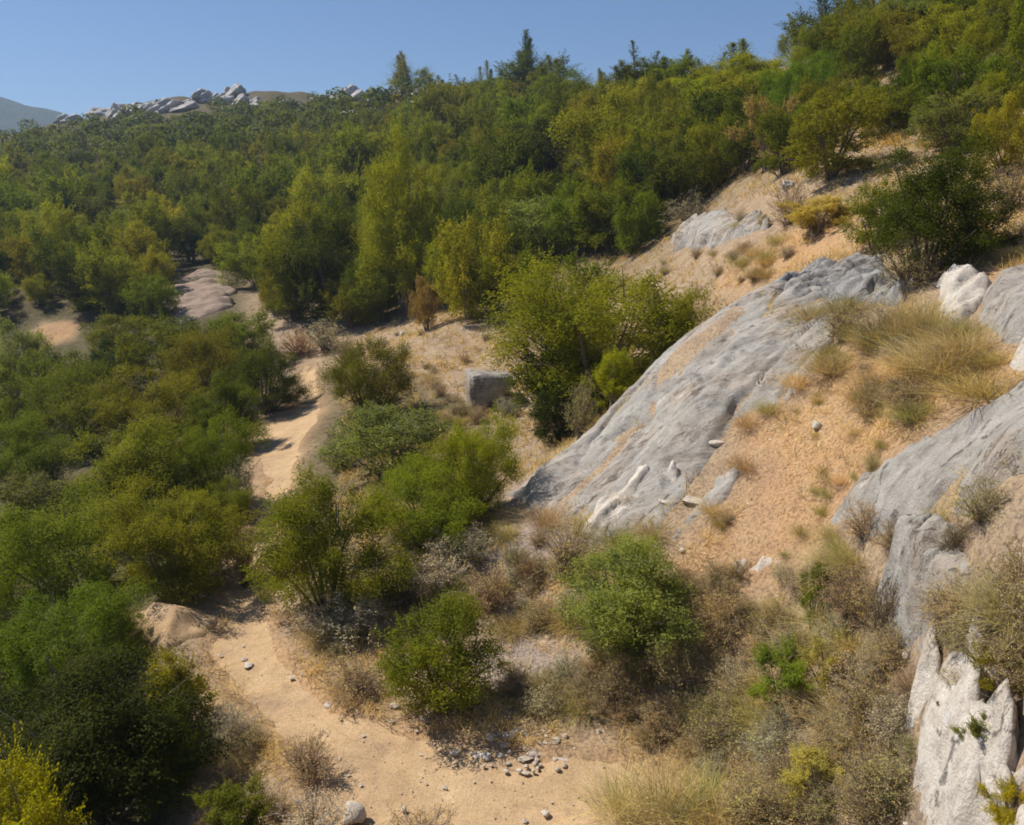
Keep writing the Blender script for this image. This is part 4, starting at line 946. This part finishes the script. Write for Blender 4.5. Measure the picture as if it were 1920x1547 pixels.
# ------------------------------------------------------------------ straw grass and gravel of the open ground
def scatter(n, g, q0=11, q1=46):
    q = np.exp(g.uniform(math.log(q0), math.log(q1), n)); a = g.uniform(-.42, .85, n)
    return a * q, q - 8
ROCKPOLY = [np.array([v.co[:2] for v in o.data.vertices]) for o in COL.objects if o.name.startswith('rock')]
def on_rock(x, y):
    r = np.zeros(x.shape, bool)
    for pts in ROCKPOLY:
        lo, hi = pts.min(0), pts.max(0); m = (x > lo[0]) & (x < hi[0]) & (y > lo[1]) & (y < hi[1])
        if not m.any(): continue
        cell = .08; key = set(map(tuple, np.floor(pts / cell).astype(int)))
        ij = np.floor(np.stack([x[m], y[m]], 1) / cell).astype(int)
        r[np.nonzero(m)[0]] = [tuple(t) in key for t in ij]
    return r
def build_grass():
    g = np.random.default_rng(88); x, y = scatter(165000, g)
    dens = .45 + .9 * fbm(x * .8, y * .8, 6.1, 3)
    for s in SAND: dens -= .12 * sstep(-.2, .3, sdf(s, x, y))
    dens -= 1.5 * sstep(.0, .45, sdf(PATH, x, y))
    z = ground(x, y); u, v = proj(x, np.maximum(y, 1), z)
    dens -= 1.2 * (u < np.interp(v, [600, 700, 800, 900, 1000, 1100, 1200, 1300, 1547], [640, 640, 640, 640, 600, 500, 380, 380, 380]))
    ok = (g.random(len(x)) < dens) & ~on_rock(x, y) & (y > 1)
    x, y, z = x[ok], y[ok], z[ok]; n = len(x); m = 5
    b = np.repeat(np.stack([x, y, z - .01], 1), m, 0) + g.normal(size=(n * m, 3)) * np.array([.045, .045, 0])
    d = g.normal(size=(n * m, 3)) * np.array([.75, .75, .3]) + np.array([.1, 0, .8])
    tall = np.repeat(.13 + .22 * np.clip(fbm(x * .5, y * .5, 9.1, 3) + .35, 0, 1), m)
    far = np.repeat(np.clip(y / 12, .7, 2.2), m)
    V, q, t, T = blades(b, d, tall * g.uniform(.5, 1.3, n * m), .0042 * far, g)
    T = np.clip(.45 * T + np.repeat(np.repeat(.3 + .6 * fbm(x * 1.3, y * 1.3, 12.5, 3), m), 5), 0, 1)
    o = link('dry_grass', mesh_from('dry_grass', V, [q, t], [M_DRY], False, {'tone': T}), color=(.51, .37, .205))
    tag(o, 'thin straw coloured grass over the open slope', 'grass', kind='stuff'); print('GRASS', n * m)
build_grass()
def build_gravel():
    g = np.random.default_rng(89); x, y = scatter(15000, g, 11, 30); u, v = proj(x, y, ground(x, y))
    ok = (u > 380) & (u < 1950) & (v > 780); x, y = x[ok], y[ok]; n = len(x); z = ground(x, y) - .015 - .075 * sstep(.05, .4, sdf(PATH, x, y))
    base = np.array([[1, 0, 0], [-1, 0, 0], [0, 1, 0], [0, -1, 0], [0, 0, 1.]]); tri = np.array([[0, 2, 4], [2, 1, 4], [1, 3, 4], [3, 0, 4]])
    s = .0085 * np.exp(g.normal(size=n) * .6); a = g.random(n) * 6.28
    B = base[None] * (1 + .4 * g.normal(size=(n, 5, 1))) * s[:, None, None] * np.array([1, .8, .7])
    ca, sa = np.cos(a)[:, None], np.sin(a)[:, None]
    V = np.stack([B[..., 0] * ca - B[..., 1] * sa, B[..., 0] * sa + B[..., 1] * ca, B[..., 2] + .012], -1) + np.stack([x, y, z], 1)[:, None]
    F = (tri[None] + (np.arange(n) * 5)[:, None, None]).reshape(-1, 3)
    o = link('gravel', mesh_from('gravel', V.reshape(-1, 3), F, [M_STONE])); tag(o, 'pale gravel scattered over path and slope', 'gravel', kind='stuff')
build_gravel()

# ------------------------------------------------------------------ things that still share a label are told apart by their order from the left
def order_labels():
    ORD = ['first', 'second', 'third', 'fourth', 'fifth', 'sixth', 'seventh', 'eighth', 'ninth', 'tenth', 'eleventh', 'twelfth', 'thirteenth', 'fourteenth', 'fifteenth', 'sixteenth', 'seventeenth', 'eighteenth', 'nineteenth', 'twentieth'] + ['twenty-' + w for w in 'first second third fourth fifth sixth seventh eighth ninth'.split()] + ['thirtieth'] + ['thirty-' + w for w in 'first second third fourth fifth sixth seventh eighth ninth'.split()]
    same = {}
    for o in COL.objects:
        if o.parent is None and 'label' in o and o.get('group') and 'rubble' not in o['group']: same.setdefault(o['label'], []).append(o)
    for lab, os in same.items():
        if len(os) < 2: continue
        os.sort(key=lambda o: o.location.x / max(o.location.y, 1))
        for i, o in enumerate(os):
            if i < len(ORD): o['label'] = lab + ', ' + ORD[i] + ' from left'
order_labels()

# ------------------------------------------------------------------ air
def build_haze():
    m = bpy.data.materials.new('haze'); m.use_nodes = True; nt = m.node_tree
    nt.nodes.remove(nt.nodes['Principled BSDF'])
    v = nt.nodes.new('ShaderNodeVolumePrincipled'); v.inputs['Color'].default_value = (.60, .76, 1.0, 1); v.inputs['Density'].default_value = .0005; v.inputs['Anisotropy'].default_value = .2
    nt.links.new(v.outputs[0], nt.nodes['Material Output'].inputs['Volume'])
    x0, x1, y0, y1, z0, z1 = -960, 520, -30, 1290, -40, 140
    vt = np.array([(x, y, z) for x in (x0, x1) for y in (y0, y1) for z in (z0, z1)], float)
    f = np.array([[0, 1, 3, 2], [4, 6, 7, 5], [0, 4, 5, 1], [2, 3, 7, 6], [0, 2, 6, 4], [1, 5, 7, 3]])
    o = link('haze', mesh_from('haze', vt, f, [m])); tag(o, 'thin blue haze in the air', 'haze', kind='stuff')
build_haze()
